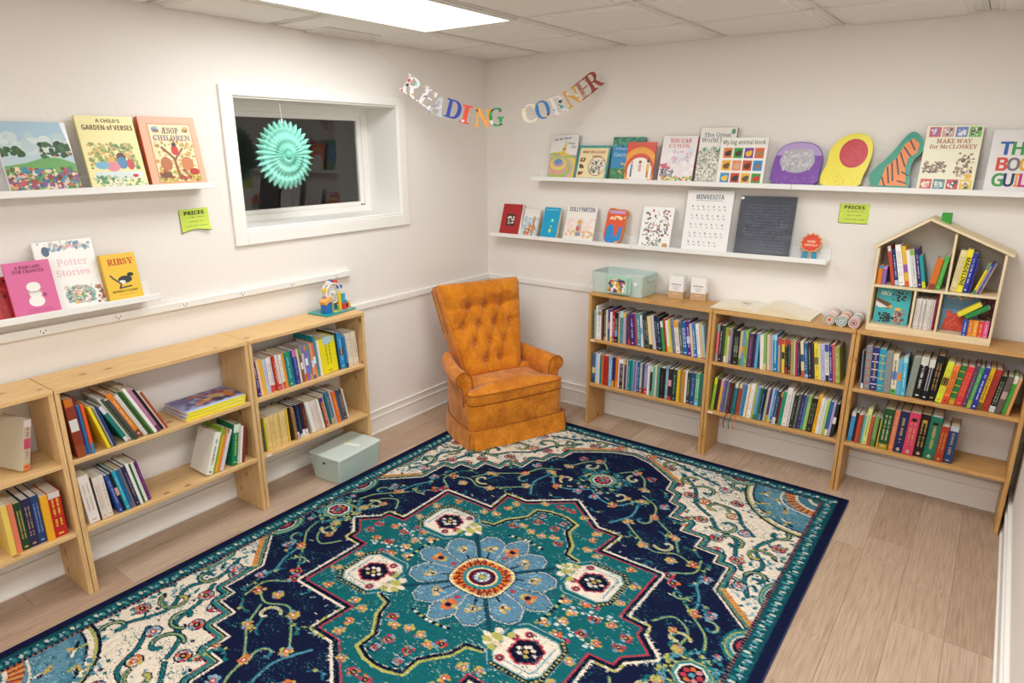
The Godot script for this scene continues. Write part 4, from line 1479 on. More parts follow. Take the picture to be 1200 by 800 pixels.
const L2_UP := "@3,8a3a26 92 258 tc8701f md8d8d0 b9a4a24,6a3a70 30 250 b2f70b8,2f80c0 26 215 w,e0582a 34 220 b2a88b0,_8,@14,ecd428 34 205,_8,b8c0d0 22 195 w,2a3f78 20 190,@24,1f7f78 46 200 te0e0e0 bd8d8d8,e0d8d0 24 235 w,4f5f40 26 235 w,4a4a50 40 225 w,f08a24 58 245 kf8d8a8 b8a5030,d8d0c8 22 230 w,ece8e0 26 235 w,4a6a3a 30 245 w,4f7a40 24 248 w,f0ece8 40 255 w,b87a9a 44 245 b6a3a5a w,22201f 40 235 w,e8d8c8 16 225 w,a85038 30 215 w"
const L2_LOW := "@4,ece4dc 88 222 kc8a8a0 w,3a2a22 16 205 w,e0d4c8 52 195 kc0a090 w,e8dcd0 44 195 kb8a098 w,@10,2f4f98 34 195 ka8b8e0,1c1f2a 30 195 me09a90,26a0b8 34 200 k9fe0e8,2a5f98 30 200 b6a5a90 w,8a7a70 22 200 w,2a2f50 36 205 ka890a0,eceae4 26 210 w,2f6a40 22 205 w,e8e8dc 30 205 w,6a2a70 30 205 k9a6aa0"
const L2_LOW_B := "@-20,f0ece2 64 210 k6a6a5a,86b030 24 230 w,f0b02a 34 215 t8aa838,e8904a 16 212 w,d8d4e0 28 185 w,ece8e4 22 200 w,@-10,1c8058 62 210 kc8d850 td8e8d8,e0d8d0 26 205 kc0a8a0 w,ece6e0 28 190 w,8a2f26 22 180"
const L1_LOW := "@0,e8c860 26 215 w,e07a5a 26 212 w,25402c 36 205 kc8b060,2f2a50 38 208 kb8a060,2a3f70 38 208 k8fa0c8,eaa82a 34 198 w,c02a20 60 200 td8d0c8 kf0d850"

const SHADE_NAMES := [["161616", "black"], ["404044", "charcoal"], ["8a8c8c", "grey"], ["c4c6c8", "pale grey"], ["f0eee9", "white"], ["ece0c4", "cream"], ["d6ba8c", "tan"], ["5a3a2a", "brown"], ["9a5a38", "russet"], ["a8242c", "red"], ["e06a60", "coral"], ["7a2230", "maroon"], ["d0507a", "rose pink"], ["e8a8b0", "pink"], ["ec8430", "orange"], ["e4b63c", "golden"], ["efe02a", "yellow"], ["cdd854", "lime"], ["8ab848", "light green"], ["3f9a50", "green"], ["25502f", "dark green"], ["6a7a50", "olive"], ["2f9a88", "sea green"], ["3f9098", "teal"], ["205a60", "dark teal"], ["8fbcd8", "light blue"], ["3f90cc", "sky blue"], ["2a60ac", "blue"], ["28325c", "navy"], ["6f7a92", "slate"], ["5a3a90", "purple"], ["9a88c0", "lilac"], ["5a3a52", "plum"], ["c0a0b4", "mauve"]]
const ORD := ["first", "second", "third", "fourth", "fifth", "sixth", "seventh", "eighth", "ninth", "tenth", "eleventh", "twelfth", "thirteenth", "fourteenth", "fifteenth", "sixteenth", "seventeenth", "eighteenth", "nineteenth", "twentieth"]
const TENS := ["", "", "twenty", "thirty", "forty", "fifty"]

func shade_name(hex: String) -> String:
	var c := Color.html(hex)
	var best := "grey"
	var low := INF
	for s in SHADE_NAMES:
		var k := Color.html(s[0])
		var d := 0.35 * absf(c.h - k.h if absf(c.h - k.h) < 0.5 else 1.0 - absf(c.h - k.h)) * minf(c.s, k.s) * 6.0
		d += Vector3(c.r - k.r, c.g - k.g, c.b - k.b).length()
		if d < low:
			low = d
			best = s[1]
	return best

func ordinal(i: int) -> String:
	if i <= 20:
		return ORD[i - 1]
	var t: int = i / 10
	if i % 10 == 0:
		return ["", "", "twentieth", "thirtieth", "fortieth", "fiftieth"][t]
	return TENS[t] + "-" + ORD[i % 10 - 1]

var book_rng := RandomNumberGenerator.new()

# one standing book: spine towards +z, its left lower edge at the node's origin
func make_book(at: Transform3D, t: float, h: float, deep: float, hex: String, marks: PackedStringArray, label: String, group: String) -> Node3D:
	var soft := marks.has("w")
	var o := thing("paperback" if soft else "hardcover_book", label, "book", at, group)
	var b := MB.new().paint(hex)
	var board := 0.0011 if soft else 0.0024
	var lip := 0.0 if soft else 0.0032
	b.span(Vector3(0, 0, -deep), Vector3(board, h, -0.002))
	b.span(Vector3(t - board, 0, -deep), Vector3(t, h, -0.002))
	b.box(Vector3(t * 0.5, h * 0.5, -0.002), Vector3(t, h, 0.004), minf(0.0016, t * 0.2))
	part("cover", b.mesh(M.tint), o)
	var pg := MB.new().paint(["efe6d4", "e6d8bc", "f2ecdf", "dccbaa"][book_rng.randi() % 4])
	pg.span(Vector3(board, lip, -deep + lip), Vector3(t - board, h - lip, -0.004))
	part("pages", pg.mesh(M.page), o)
	var q := MB.new()
	var e := 0.0004
	var z := 0.0003
	var strip := func(a: float, c: float, x0: float, x1: float, hx: String, up: float) -> void:
		q.paint(hx)
		q.quad(Vector3(x0 * t, a * h, up), Vector3(x1 * t, a * h, up), Vector3(x1 * t, c * h, up), Vector3(x0 * t, c * h, up))
	var printed := false
	for m in marks:
		if m == "w" or m.length() < 7:
			continue
		var hx := m.substr(1)
		printed = true
		match m[0]:
			"t":
				strip.call(0.80 if book_rng.randf() < 0.5 else 0.86, 0.997, 0.06, 0.94, hx, z)
			"b":
				strip.call(0.003, 0.10 + 0.12 * book_rng.randf(), 0.06, 0.94, hx, z)
			"m":
				var a := book_rng.randf_range(0.32, 0.45)
				strip.call(a, a + 0.2, 0.06, 0.94, hx, z)
			"l":
				strip.call(0.2, 0.42, 0.1, 0.9, hx, z)
			"d":
				strip.call(0.045, 0.075, 0.36, 0.64, hx, z + e)
				strip.call(0.09, 0.115, 0.40, 0.60, hx, z + e)
			"e":
				strip.call(0.80, 0.87, 0.26, 0.74, hx, z + e)
			"s":
				for a in [0.14, 0.30, 0.48, 0.66, 0.84]:
					strip.call(a, a + 0.022, 0.06, 0.94, hx, z)
			"k":
				# lines of small marks running down the spine, each a stroke of its own
				var a := 0.84
				var lanes := 2 if t > 0.022 and book_rng.randf() < 0.5 else 1
				while a > 0.24:
					var step := book_rng.randf_range(0.011, 0.026)
					if book_rng.randf() < 0.82:
						for l in lanes:
							var x := 0.5 if lanes == 1 else (0.32 + 0.36 * l)
							var wide := book_rng.randf_range(0.09, 0.17) if lanes == 1 else 0.08
							strip.call(a - step * 0.6, a, x - wide, x + wide, hx, z + e)
					a -= step
				strip.call(0.06, 0.09, 0.3, 0.7, hx, z + e)
	if printed:
		part("spine_print", q.mesh(M.tint), o).set_meta("kind", "stuff")
	return o

func fill_row(key: String, spec: String, y: float, x0: float, x1: float, back: float, where: String, group: String, reverse := false, total := 0, before := 0, ending := "armchair end", deepest := 0.0) -> Array:
	var frame: Transform3D = cases[key][0]
	var lean := 0.0
	var list := []
	var sum := 0.0
	var gaps := 0.0
	for item in spec.split(","):
		if item.begins_with("@"):
			lean = deg_to_rad(float(item.substr(1)))
		elif item.begins_with("_"):
			gaps += float(item.substr(1)) * 0.001
			list.append(["gap", float(item.substr(1)) * 0.001])
		else:
			var f := item.split(" ")
			list.append([f[0], float(f[1]), float(f[2]) * 0.001, lean, f.slice(3)])
			sum += float(f[1]) / cos(lean)
	var n := 0
	var prev := 0.0
	var hp := 0.0
	for e in list:
		if e.size() < 5:
			continue
		var extra := 0.0
		if n > 0 and e[3] > prev:
			extra = minf(e[2], hp) * (tan(e[3]) - tan(prev)) + 0.0005
		e.append(extra)
		gaps += extra
		prev = e[3]
		hp = e[2]
		n += 1
	if total > 0:
		n = total
	var k := (x1 - x0 - gaps) / sum
	var x := x0
	var i := before
	var made := []
	for e in list:
		if e.size() == 2:
			x += e[1]
			continue
		var t: float = e[1] * k
		var h: float = e[2]
		var a: float = e[3]
		i += 1
		x += e[5]
		var lift := 0.0
		if a < 0.0:
			lift = t * sin(-a)
		var z := back + book_rng.randf_range(-0.012, 0.004)
		var deep := clampf(h * book_rng.randf_range(0.62, 0.74), 0.10, 0.185)
		if deepest > 0.0:
			deep = minf(deep, deepest)
		var at := frame * Transform3D(Basis(Vector3(0, 0, 1), a), Vector3(x + (t * sin(a) * sin(a) / cos(a) if a < 0.0 else 0.0), y + 0.0004 + lift, z))
		var num := n - i + 1 if reverse else i
		var lab := "%s %s, %s from the %s, %s" % [shade_name(e[0]), "paperback" if (e[4] as PackedStringArray).has("w") else "hardback", ordinal(num), ending, where]
		made.append(make_book(at, t - 0.0004, h, deep, e[0], e[4], lab, group))
		x += t / cos(a)
	return made

func shelf_books() -> void:
	book_rng.seed = 21
	var inn := 0.022
	fill_row("R1", R1_UP, SHELF_UP, inn + 0.014, 0.8185 - inn - 0.006, 0.225, "upper shelf under the mint crate", "books on the case with the crate")
	fill_row("R1", R1_LOW, SHELF_LOW, inn + 0.004, 0.8185 - inn - 0.004, 0.222, "lower shelf under the mint crate", "books on the case with the crate")
	fill_row("R2", R2_UP, SHELF_UP, inn + 0.006, 0.7562 - inn - 0.022, 0.222, "upper shelf under the open book", "books on the case with the open book")
	var marked := fill_row("R2", R2_LOW, SHELF_LOW, inn + 0.004, 0.7562 - inn - 0.022, 0.222, "lower shelf under the open book", "books on the case with the open book")
	for q in [[6, "7a2a30"], [8, "1f7a70"], [9, "d8603a"]]:
		var rib := MB.new().paint(q[1])
		var pts := []
		for j in 9:
			pts.append(Vector3(0.012 + 0.004 * sin(j * 0.9), [0.012, 0.004, 0.003][j] if j < 3 else 0.003 - 0.014 * (j - 2), [0.003, 0.012, 0.034][j] if j < 3 else 0.036))
		for j in 8:
			rib.quad(pts[j + 1] - Vector3(0.003, 0, 0), pts[j + 1] + Vector3(0.003, 0, 0), pts[j] + Vector3(0.003, 0, 0), pts[j] - Vector3(0.003, 0, 0))
		part("ribbon_marker", rib.mesh(M.tint), marked[q[0]])
	fill_row("R3", R3_UP, SHELF_UP, inn + 0.026, 0.7472 - inn - 0.040, 0.225, "upper shelf under the toy house", "books on the case with the toy house")
	fill_row("R3", R3_LOW, SHELF_LOW, inn + 0.004, 0.505, 0.222, "lower shelf under the toy house", "books on the case with the toy house")
	fill_row("L3", L3_UP, SHELF_UP, inn + 0.020, 0.7408 - inn - 0.004, 0.215, "upper shelf under the toy ferris wheel", "books on the case with the toy wheel", true)
	fill_row("L3", L3_LOW, SHELF_LOW, inn + 0.018, 0.610, 0.215, "lower shelf under the toy ferris wheel", "books on the case with the toy wheel", true)
	fill_row("L2", L2_UP, SHELF_UP, inn + 0.020, 0.420, 0.232, "upper shelf beside the stacked magazines", "books on the case with stacked magazines", true)
	fill_row("L2", L2_LOW, SHELF_LOW, inn + 0.020, 0.300, 0.228, "lower shelf below the stacked magazines", "books on the case with stacked magazines", true, 22, 0)
	fill_row("L2", L2_LOW_B, SHELF_LOW, 0.555, 0.760, 0.224, "lower shelf below the stacked magazines", "books on the case with stacked magazines", true, 22, 12)
	fill_row("L1", L1_LOW, SHELF_LOW, 0.600, 0.800, 0.222, "lower shelf below one leaning book", "books on the case below the pink book", true)
	# one book leaning alone on the last case's upper shelf, and its flat-stacked magazines next door
	make_book(cases["L1"][0] * Transform3D(Basis(Vector3(0, 0, 1), deg_to_rad(-11.0)) * Basis(Vector3.UP, deg_to_rad(22.0)), Vector3(0.700, SHELF_UP + 0.0070, 0.20)), 0.032, 0.205, 0.14, "c9bda4", PackedStringArray(["te8d8d8", "md85a70", "be88a40", "ka84a8a"]), "beige book with a pink spine leaning alone on the upper shelf", "")
	for i in 3:
		var o := thing("magazine", ["bottom yellow-spined magazine of the flat stack on the pine bookcase", "middle yellow-spined magazine of the flat stack on the pine bookcase", "top yellow-spined comic magazine with a colourful cover, flat stack"][i], "magazine", cases["L2"][0] * Transform3D(Basis(Vector3.UP, deg_to_rad(1.0 * i - 1.0)), Vector3(0.500 + 0.003 * i, SHELF_UP + 0.0005 + 0.0135 * i, 0.025)), "flat stacked magazines")
		var c := MB.new().paint("f0dc28")
		c.span(Vector3(0, 0, 0.20), Vector3(0.30, 0.013, 0.205), 0.001)
		part("spine", c.mesh(M.gloss), o)
		var pg := MB.new().paint("e8e0d0")
		pg.span(Vector3(0.001, 0.001, 0.0), Vector3(0.299, 0.012, 0.20))
		part("pages", pg.mesh(M.page), o)
		var a := Art.new(192, 128, "8a86b8", 40 + i)
		a.dabs(60, 0, 0, 192, 128, 6, 18, "6a5a9a 9aa0d0 b8c0e0 5a4a80")
		a.dabs(30, 60, 20, 170, 100, 4, 14, "c05a3a d8884a a84050 e0b070 3a2a50")
		a.rect(0, 112, 192, 128, "b8d0e8")
		var cv := MB.new()
		cv.quad(Vector3(0, 0.0132, 0.203), Vector3(0.30, 0.0132, 0.203), Vector3(0.30, 0.0132, 0.0), Vector3(0, 0.0132, 0.0))
		part("cover", cv.mesh(pictured(a.tex(), 0.35)), o)


# ---------------------------------------------------------------- picture books on the ledges
# pictures: r rect, e ellipse, d scattered dabs, p polygon, l line; all in fractions of the cover, y downwards
func draw_ops(a: Art, ops: Array) -> void:
	for o in ops:
		match o[0]:
			"r":
				a.rect(o[1] * a.w, o[2] * a.h, o[3] * a.w, o[4] * a.h, o[5])
			"e":
				a.ell(o[1] * a.w, o[2] * a.h, o[3] * a.w, o[4] * a.w, o[5])
			"d":
				a.dabs(int(o[1] * 1.9), o[2] * a.w, o[3] * a.h, o[4] * a.w, o[5] * a.h, o[6] * 0.6, o[7] * 0.75, o[8])
			"p":
				var pts := PackedVector2Array()
				for i in range(0, o[1].size(), 2):
					pts.append(Vector2(o[1][i] * a.w, o[1][i + 1] * a.h))
				a.poly(pts, o[2])
			"l":
				var pts := PackedVector2Array()
				for i in range(0, o[1].size(), 2):
					pts.append(Vector2(o[1][i] * a.w, o[1][i + 1] * a.h))
				a.line(pts, o[2], o[3])

func lean_frame(side: String, c: float, lip: float, zb: float, zt: float, h: float, t: float) -> Transform3D:
	var ang := asin(clampf((zb - zt) / h, 0.0, 0.6))
	var f := ledge_frame(side, c, lip, 0.012 if side == "R" and lip < 1.3 and c > 1.246 else 0.0)
	return f * Transform3D(Basis(Vector3.RIGHT, -ang), Vector3(0, -0.0145 + t * sin(ang), zb))

func picture_book(side: String, c: float, lip: float, w: float, h: float, t: float, spine: String, base: String, ops: Array, texts: Array, label: String, zb := 0.104, zt := 0.034, roll := 0.0) -> Node3D:
	var o := thing("picture_book", label, "book", lean_frame(side, c, lip, zb, zt, h, t) * Transform3D(Basis(Vector3(0, 0, 1), roll), Vector3.ZERO), "picture books facing out on the ledges")
	var b := MB.new().paint(spine)
	b.span(Vector3(-w * 0.5, 0, -t), Vector3(w * 0.5, h, -t + 0.0022))
	b.span(Vector3(-w * 0.5, 0, -0.0022), Vector3(w * 0.5, h, 0))
	b.span(Vector3(-w * 0.5 - 0.0015, 0, -t), Vector3(-w * 0.5 + 0.002, h, 0), 0.0008)
	part("cover", b.mesh(M.gloss), o)
	part("pages", MB.new().paint("efe8da").span(Vector3(-w * 0.5 + 0.002, 0.003, -t + 0.0022), Vector3(w * 0.5 - 0.004, h - 0.003, -0.0022)).mesh(M.page), o)
	var a := Art.new(int(w * 900.0), int(h * 900.0), base, label.hash())
	draw_ops(a, ops)
	var q := MB.new()
	q.quad(Vector3(-w * 0.5, 0, 0.0003), Vector3(w * 0.5, 0, 0.0003), Vector3(w * 0.5, h, 0.0003), Vector3(-w * 0.5, h, 0.0003))
	part("cover_picture", q.mesh(pictured(a.tex(), 0.4)), o)
	for s in texts:
		lettering(o, "title", s[0], [sans_bold, serif_bold, sans, serif][s[6]], ink(s[5]), Vector3((s[1] - 0.5) * w, (1.0 - s[2]) * h, 0.0009), s[3] * w, s[4] * h, deg_to_rad(s[7]) if s.size() > 7 else 0.0)
	return o

# a board book cut to a shape: outline in fractions of w and h (y upwards)
func shaped_book(c: float, lip: float, w: float, h: float, t: float, outline: Array, edge: String, base: String, ops: Array, label: String, called := "board_book") -> Node3D:
	var o := thing(called, label, "book" if called != "rosette" else "rosette", lean_frame("R", c, lip, 0.104, 0.034, h, t), "picture books facing out on the ledges" if called != "rosette" else "")
	var pts := PackedVector2Array()
	for i in range(0, outline.size(), 2):
		pts.append(Vector2((outline[i] - 0.5) * w, outline[i + 1] * h))
	if pts.size() < 24:
		var raw := []
		for p in pts:
			raw.append([p.x, p.y])
		pts = soften(raw, 2)
		var low := INF
		for p in pts:
			low = minf(low, p.y)
		for i in pts.size():
			pts[i].y -= low
	part("boards", MB.new().paint(edge).prism(pts, -t, 0.0).mesh(M.gloss), o)
	var a := Art.new(int(w * 900.0), int(h * 900.0), base, label.hash())
	draw_ops(a, ops)
	var small := PackedVector2Array()
	for p in pts:
		var k := 0.965 if called != "rosette" else 0.88
		small.append(Vector2(p.x * k, p.y * k + h * (1.0 - k) * (0.5 if called != "rosette" else 0.62)))
	part("cover_picture", MB.new().prism(small, 0.0, 0.0006).mesh(pictured(a.tex(), 0.4)), o)
	return o

const RU := 1.627
const LU := 1.663
const LL := 1.190

func lip_low(x: float) -> float:
	return 1.223 + 0.002 * (x - 0.114) if x < 1.246 else 1.226 + 0.012 * (x - 1.247)

func ledge_books() -> void:
	# upper ledge on the back wall
	picture_book("R", 0.695, RU, 0.205, 0.288, 0.012, "d8cfd8", "e9e4e0", [["r", 0, 0.45, 1, 1, "c4a8c4"], ["e", 0.35, 0.75, 0.75, 0.52, "e8c860"], ["e", 0.3, 0.76, 0.62, 0.42, "cfa8c0"], ["e", 0.3, 0.74, 0.55, 0.36, "a8c860"], ["e", 0.3, 0.72, 0.46, 0.28, "d8a898"], ["e", 0.36, 0.66, 0.30, 0.20, "e8cf70"], ["e", 0.36, 0.63, 0.2, 0.13, "c09ab8"], ["e", 0.35, 0.60, 0.13, 0.09, "5f98c0"], ["p", [0.40, 0.46, 0.56, 0.14, 0.60, 0.14, 0.56, 0.46], "dcc04a"], ["r", 0.45, 0.30, 0.58, 0.335, "a87a50"], ["r", 0, 0.42, 0.4, 0.46, "90b878"], ["r", 0.58, 0.47, 1, 0.51, "98b870"]], [["Oh, the Places", 0.42, 0.09, 0.62, 0.0, "2f5a68", 1, 6.0], ["You'll", 0.76, 0.19, 0.24, 0.0, "2f5a68", 1, -8.0], ["Go!", 0.86, 0.27, 0.16, 0.0, "2f7a68", 1, -4.0]], "white picture book with a pastel yellow and lilac winding-road cover")
	picture_book("R", 0.920, RU, 0.231, 0.222, 0.014, "3f9a92", "48a096", [["r", 0.06, 0.07, 0.95, 0.95, "f2dfae"], ["e", 0.66, 0.60, 0.27, 0.27, "8a3a2a"], ["e", 0.66, 0.60, 0.255, 0.255, "efe4cc"], ["d", 60, 0.45, 0.42, 0.85, 0.8, 2, 6, "4a443e 8a847a 2f2a28 b8b0a0"], ["d", 10, 0.12, 0.36, 0.24, 0.48, 3, 7, "8a3a2a 4a443e"], ["d", 10, 0.12, 0.56, 0.24, 0.66, 3, 7, "d8a83a 4a443e"], ["d", 10, 0.10, 0.78, 0.24, 0.86, 3, 7, "2f2a28 a04a3a"], ["r", 0.06, 0.95, 0.95, 0.97, "2f7a78"]], [["MIKE MULLIGAN", 0.5, 0.19, 0.72, 0.07, "a8342a", 1], ["and More", 0.62, 0.31, 0.30, 0.06, "a8342a", 1]], "cream picture book with a teal border and a round picture", 0.104, 0.034, 0.0)
	picture_book("R", 1.158, RU, 0.217, 0.268, 0.020, "1f3f3c", "2f88c0", [["r", 0, 0, 1, 0.14, "2f7a60"], ["d", 60, 0, 0, 1, 0.22, 4, 12, "2f7a60 3f9470 246a58 58a878"], ["r", 0, 0.72, 1, 1, "3f8a50"], ["d", 60, 0, 0.70, 1, 1, 3, 9, "4fa050 2f7a48 78b850 2f6a60"], ["d", 12, 0.3, 0.55, 0.6, 0.85, 4, 9, "d8a050 c88a48 e8c070"]], [["A Treasury of", 0.36, 0.27, 0.50, 0.06, "e8f0f0", 3], ["George", 0.36, 0.42, 0.56, 0.12, "c8e4f4", 3]], "thick teal and blue picture book behind the orange children's book", 0.082, 0.026)
	picture_book("R", 1.262, RU, 0.190, 0.238, 0.008, "d8482a", "da4326", [["e", 0.5, 0.62, 0.62, 0.62, "f0a020"], ["r", 0, 0, 1, 0.12, "d84a28"], ["e", 0.5, 0.68, 0.50, 0.50, "d84a28"], ["e", 0.5, 0.72, 0.42, 0.42, "f6efe6"], ["r", 0.09, 0.62, 0.93, 0.93, "f6efe6"], ["r", 0.18, 0.56, 0.26, 0.70, "6fa0c0"], ["r", 0.19, 0.70, 0.25, 0.88, "4a5a78"], ["e", 0.22, 0.51, 0.045, 0.05, "e0b090"], ["r", 0.46, 0.56, 0.56, 0.74, "d8a898"], ["e", 0.51, 0.50, 0.05, 0.05, "8a5a3a"], ["r", 0.75, 0.54, 0.84, 0.74, "e0b030"], ["r", 0.76, 0.74, 0.83, 0.90, "b87a30"], ["e", 0.79, 0.47, 0.05, 0.055, "4a2f24"]], [], "red-orange picture book showing three standing children", 0.104, 0.058)
	picture_book("R", 1.499, RU, 0.215, 0.275, 0.014, "a8303a", "f0e8e6", [["d", 50, 0.2, 0.3, 1, 0.85, 8, 22, "f4eeee ece0e0 f0dcdc e4e4ec"], ["d", 14, 0.35, 0.32, 0.85, 0.6, 5, 12, "e4b8b8 d8c8d4 c8c0cc"], ["d", 10, 0.0, 0.6, 0.3, 0.7, 6, 11, "d86a80 c84a60"], ["d", 16, 0.05, 0.72, 0.4, 0.9, 6, 14, "7a7a80 4a4a50 9a9aa0"], ["d", 30, 0.0, 0.88, 1, 0.98, 4, 9, "e89a30 58a048 d84a30 e8c040"]], [["YOU CAN", 0.52, 0.10, 0.62, 0.085, "c84a58", 1], ["COOK", 0.50, 0.21, 0.62, 0.085, "e09aa0", 1]], "white picture book with a red spine and pink title")
	picture_book("R", 1.722, RU, 0.212, 0.318, 0.012, "8a2f2a", "eee9df", [["d", 240, 0, 0.40, 1, 0.98, 3, 9, "c8c4b0 a8b09a d8d4c4 b8a890 90988a e8e4d8"], ["d", 80, 0.0, 0.36, 1, 0.95, 1.5, 4, "8a6a5a 5a7a5a b87a6a 4a4a48"], ["d", 30, 0.1, 0.34, 0.9, 0.42, 3, 8, "7aa080 a8b8c0 5a8a68"], ["e", 0.90, 0.07, 0.055, 0.07, "5a9a6a"]], [["The Great", 0.48, 0.13, 0.74, 0.075, "3a3f70", 3], ["World Tour", 0.48, 0.22, 0.86, 0.075, "3a3f70", 3]], "tall pale picture book behind the animal photo book", 0.082, 0.022)
	var ops := []
	var grid_cols := ["e07a30 2a2a30", "2f9a40 4a2f20", "7a3fa0 f0b820", "e0603a a08060", "f0b020 6a4a30", "e88a60 d8b090", "c8502a 5a2f20", "2f90d0 8a7a6a", "2f8fd0 f0c040", "c8402a 2a2a2a", "e8b030 5a5048", "3f9a40 c83a30"]
	for i in 12:
		var cx := 0.08 + (i % 4) * 0.225
		var cy := 0.22 + int(i / 4) * 0.265
		var cs: PackedStringArray = grid_cols[i].split(" ")
		ops.append(["r", cx, cy, cx + 0.19, cy + 0.215, cs[0]])
		ops.append(["e", cx + 0.095, cy + 0.12, 0.065, 0.055, cs[1]])
		ops.append(["e", cx + 0.13, cy + 0.08, 0.035, 0.035, cs[1]])
	picture_book("R", 1.884, RU, 0.262, 0.260, 0.012, "e8e2da", "f4efe6", ops, [["My big animal book", 0.50, 0.11, 0.90, 0.12, "2f2a2a", 2]], "white animal photo book with a grid of twelve coloured pictures", 0.104, 0.056)
	shaped_book(2.174, RU, 0.254, 0.240, 0.016, [0.0, 0.0, 1.0, 0.0, 0.99, 0.35, 1.02, 0.62, 0.96, 0.82, 0.82, 0.95, 0.60, 1.0, 0.36, 0.99, 0.16, 0.90, 0.05, 0.72, 0.02, 0.4], "7a5aa8", "8250a8", [["r", 0, 0, 1, 0.3, "b8a0d0"], ["e", 0.50, 0.42, 0.36, 0.27, "b4b2b8"], ["d", 90, 0.2, 0.2, 0.8, 0.62, 4, 10, "c4c2c8 a8a6ae b8b8c0 d0ced4"], ["d", 16, 0.1, 0.75, 0.9, 0.95, 4, 9, "7a48a0 9060b0"]], "purple arched board book with a soft grey patch")
	shaped_book(2.420, RU, 0.232, 0.282, 0.016, [0.05, 0.0, 0.86, 0.0, 0.88, 0.22, 0.97, 0.45, 1.0, 0.72, 0.92, 0.92, 0.72, 1.0, 0.45, 0.98, 0.25, 0.86, 0.10, 0.68, 0.12, 0.45, 0.0, 0.2], "e8d84a", "efe04c", [["e", 0.62, 0.36, 0.30, 0.33, "b8303a"], ["e", 0.62, 0.36, 0.285, 0.315, "c8404a"], ["d", 30, 0.45, 0.2, 0.8, 0.55, 4, 9, "c03a44 d05058 c8464e"], ["d", 20, 0.1, 0.78, 0.85, 0.97, 4, 9, "e8d23a f2e664"]], "yellow shaped board book with a big red ball on it")
	shaped_book(2.644, RU, 0.224, 0.290, 0.018, [0.12, 0.0, 0.82, 0.0, 0.86, 0.12, 0.80, 0.32, 0.84, 0.52, 0.98, 0.62, 1.0, 0.78, 0.90, 0.92, 0.74, 1.0, 0.60, 0.90, 0.46, 0.70, 0.30, 0.52, 0.12, 0.36, 0.0, 0.22], "1f8a70", "1f8f74", [["p", [0.22, 0.95, 0.30, 0.62, 0.50, 0.45, 0.62, 0.20, 0.78, 0.10, 0.92, 0.20, 0.90, 0.36, 0.74, 0.45, 0.72, 0.65, 0.80, 0.95], "e8822a"], ["l", [0.34, 0.62, 0.42, 0.90], 6, "241a16"], ["l", [0.42, 0.54, 0.50, 0.86], 6, "241a16"], ["l", [0.50, 0.46, 0.60, 0.74], 6, "241a16"], ["l", [0.56, 0.36, 0.70, 0.60], 6, "241a16"], ["l", [0.62, 0.26, 0.78, 0.42], 6, "241a16"], ["l", [0.72, 0.14, 0.84, 0.30], 6, "241a16"], ["l", [0.66, 0.70, 0.80, 0.76], 6, "241a16"], ["l", [0.60, 0.86, 0.78, 0.90], 6, "241a16"], ["l", [0.26, 0.80, 0.34, 0.95], 6, "241a16"]], "green shaped board book with orange and black stripes")
	var mw := [["d", 40, 0.06, 0.55, 0.45, 0.72, 3, 8, "8a6a58 b09a80 6a5040"], ["d", 36, 0.62, 0.42, 0.92, 0.78, 3, 8, "8a6a50 a8886a c8b090 5a4438"], ["e", 0.88, 0.77, 0.055, 0.06, "e0b020"]]
	var sq := ["c0506a 5a6ab0", "c89a90 5a4a48", "6a78b8 d8d8e0", "6ab040 3a4a30", "c8483a e0a8a0", "4a7a80 90b0b0", "c03038 2a2a2a", "e0c040 4a4440"]
	for i in 8:
		var cx := 0.05 + (i % 4) * 0.235
		var cy := 0.02 if i < 4 else 0.82
		var cs: PackedStringArray = sq[i].split(" ")
		mw.append(["r", cx, cy, cx + 0.21, cy + 0.15, cs[0]])
		mw.append(["d", 10, cx + 0.04, cy + 0.03, cx + 0.17, cy + 0.12, 3, 7, cs[1] + " e8e0d8"])
	picture_book("R", 2.870, RU, 0.228, 0.308, 0.022, "d8d0b0", "eae4c6", mw, [["MAKE WAY", 0.52, 0.235, 0.62, 0.065, "a85a48", 1], ["for McCLOSKEY", 0.52, 0.32, 0.84, 0.065, "a85a48", 1]], "cream treasury book with small picture squares along both edges", 0.104, 0.038)
	var gu := []
	picture_book("R", 3.145, RU, 0.240, 0.288, 0.014, "d8d4d4", "e6e1e0", gu, [["T", 0.24, 0.29, 0.20, 0.21, "2460a8", 0], ["H", 0.43, 0.29, 0.19, 0.21, "3f9a48", 0], ["E", 0.62, 0.29, 0.17, 0.21, "c8307a", 0], ["B", 0.22, 0.54, 0.18, 0.21, "d84a38", 0], ["O", 0.40, 0.54, 0.20, 0.21, "7a7478", 0], ["O", 0.59, 0.54, 0.20, 0.21, "e8b020", 0], ["K", 0.78, 0.54, 0.18, 0.21, "28306a", 0], ["G", 0.20, 0.79, 0.19, 0.21, "3f9a48", 0], ["U", 0.37, 0.79, 0.17, 0.21, "24306a", 0], ["I", 0.49, 0.79, 0.07, 0.21, "e8a020", 0], ["L", 0.59, 0.79, 0.13, 0.21, "c8307a", 0], ["D", 0.75, 0.79, 0.18, 0.21, "3090c8", 0]], "pale book with big multicoloured block letters at the ledge end")
	# lower ledge on the back wall
	var red := picture_book("R", 0.268, lip_low(0.27), 0.165, 0.218, 0.030, "a81f24", "b02328", [["r", 0.28, 0.34, 0.72, 0.72, "2a2422"], ["d", 14, 0.34, 0.40, 0.66, 0.66, 4, 9, "d8d0c4 8a827a e8e0d8"]], [], "red book with a dark square emblem and splayed white pages")
	part("splayed_pages", MB.new().paint("f2ece0").prism(vec2s([[0.0835, 0.004], [0.105, 0.004], [0.085, 0.210], [0.0835, 0.210]]), -0.026, -0.004).mesh(M.page), red)
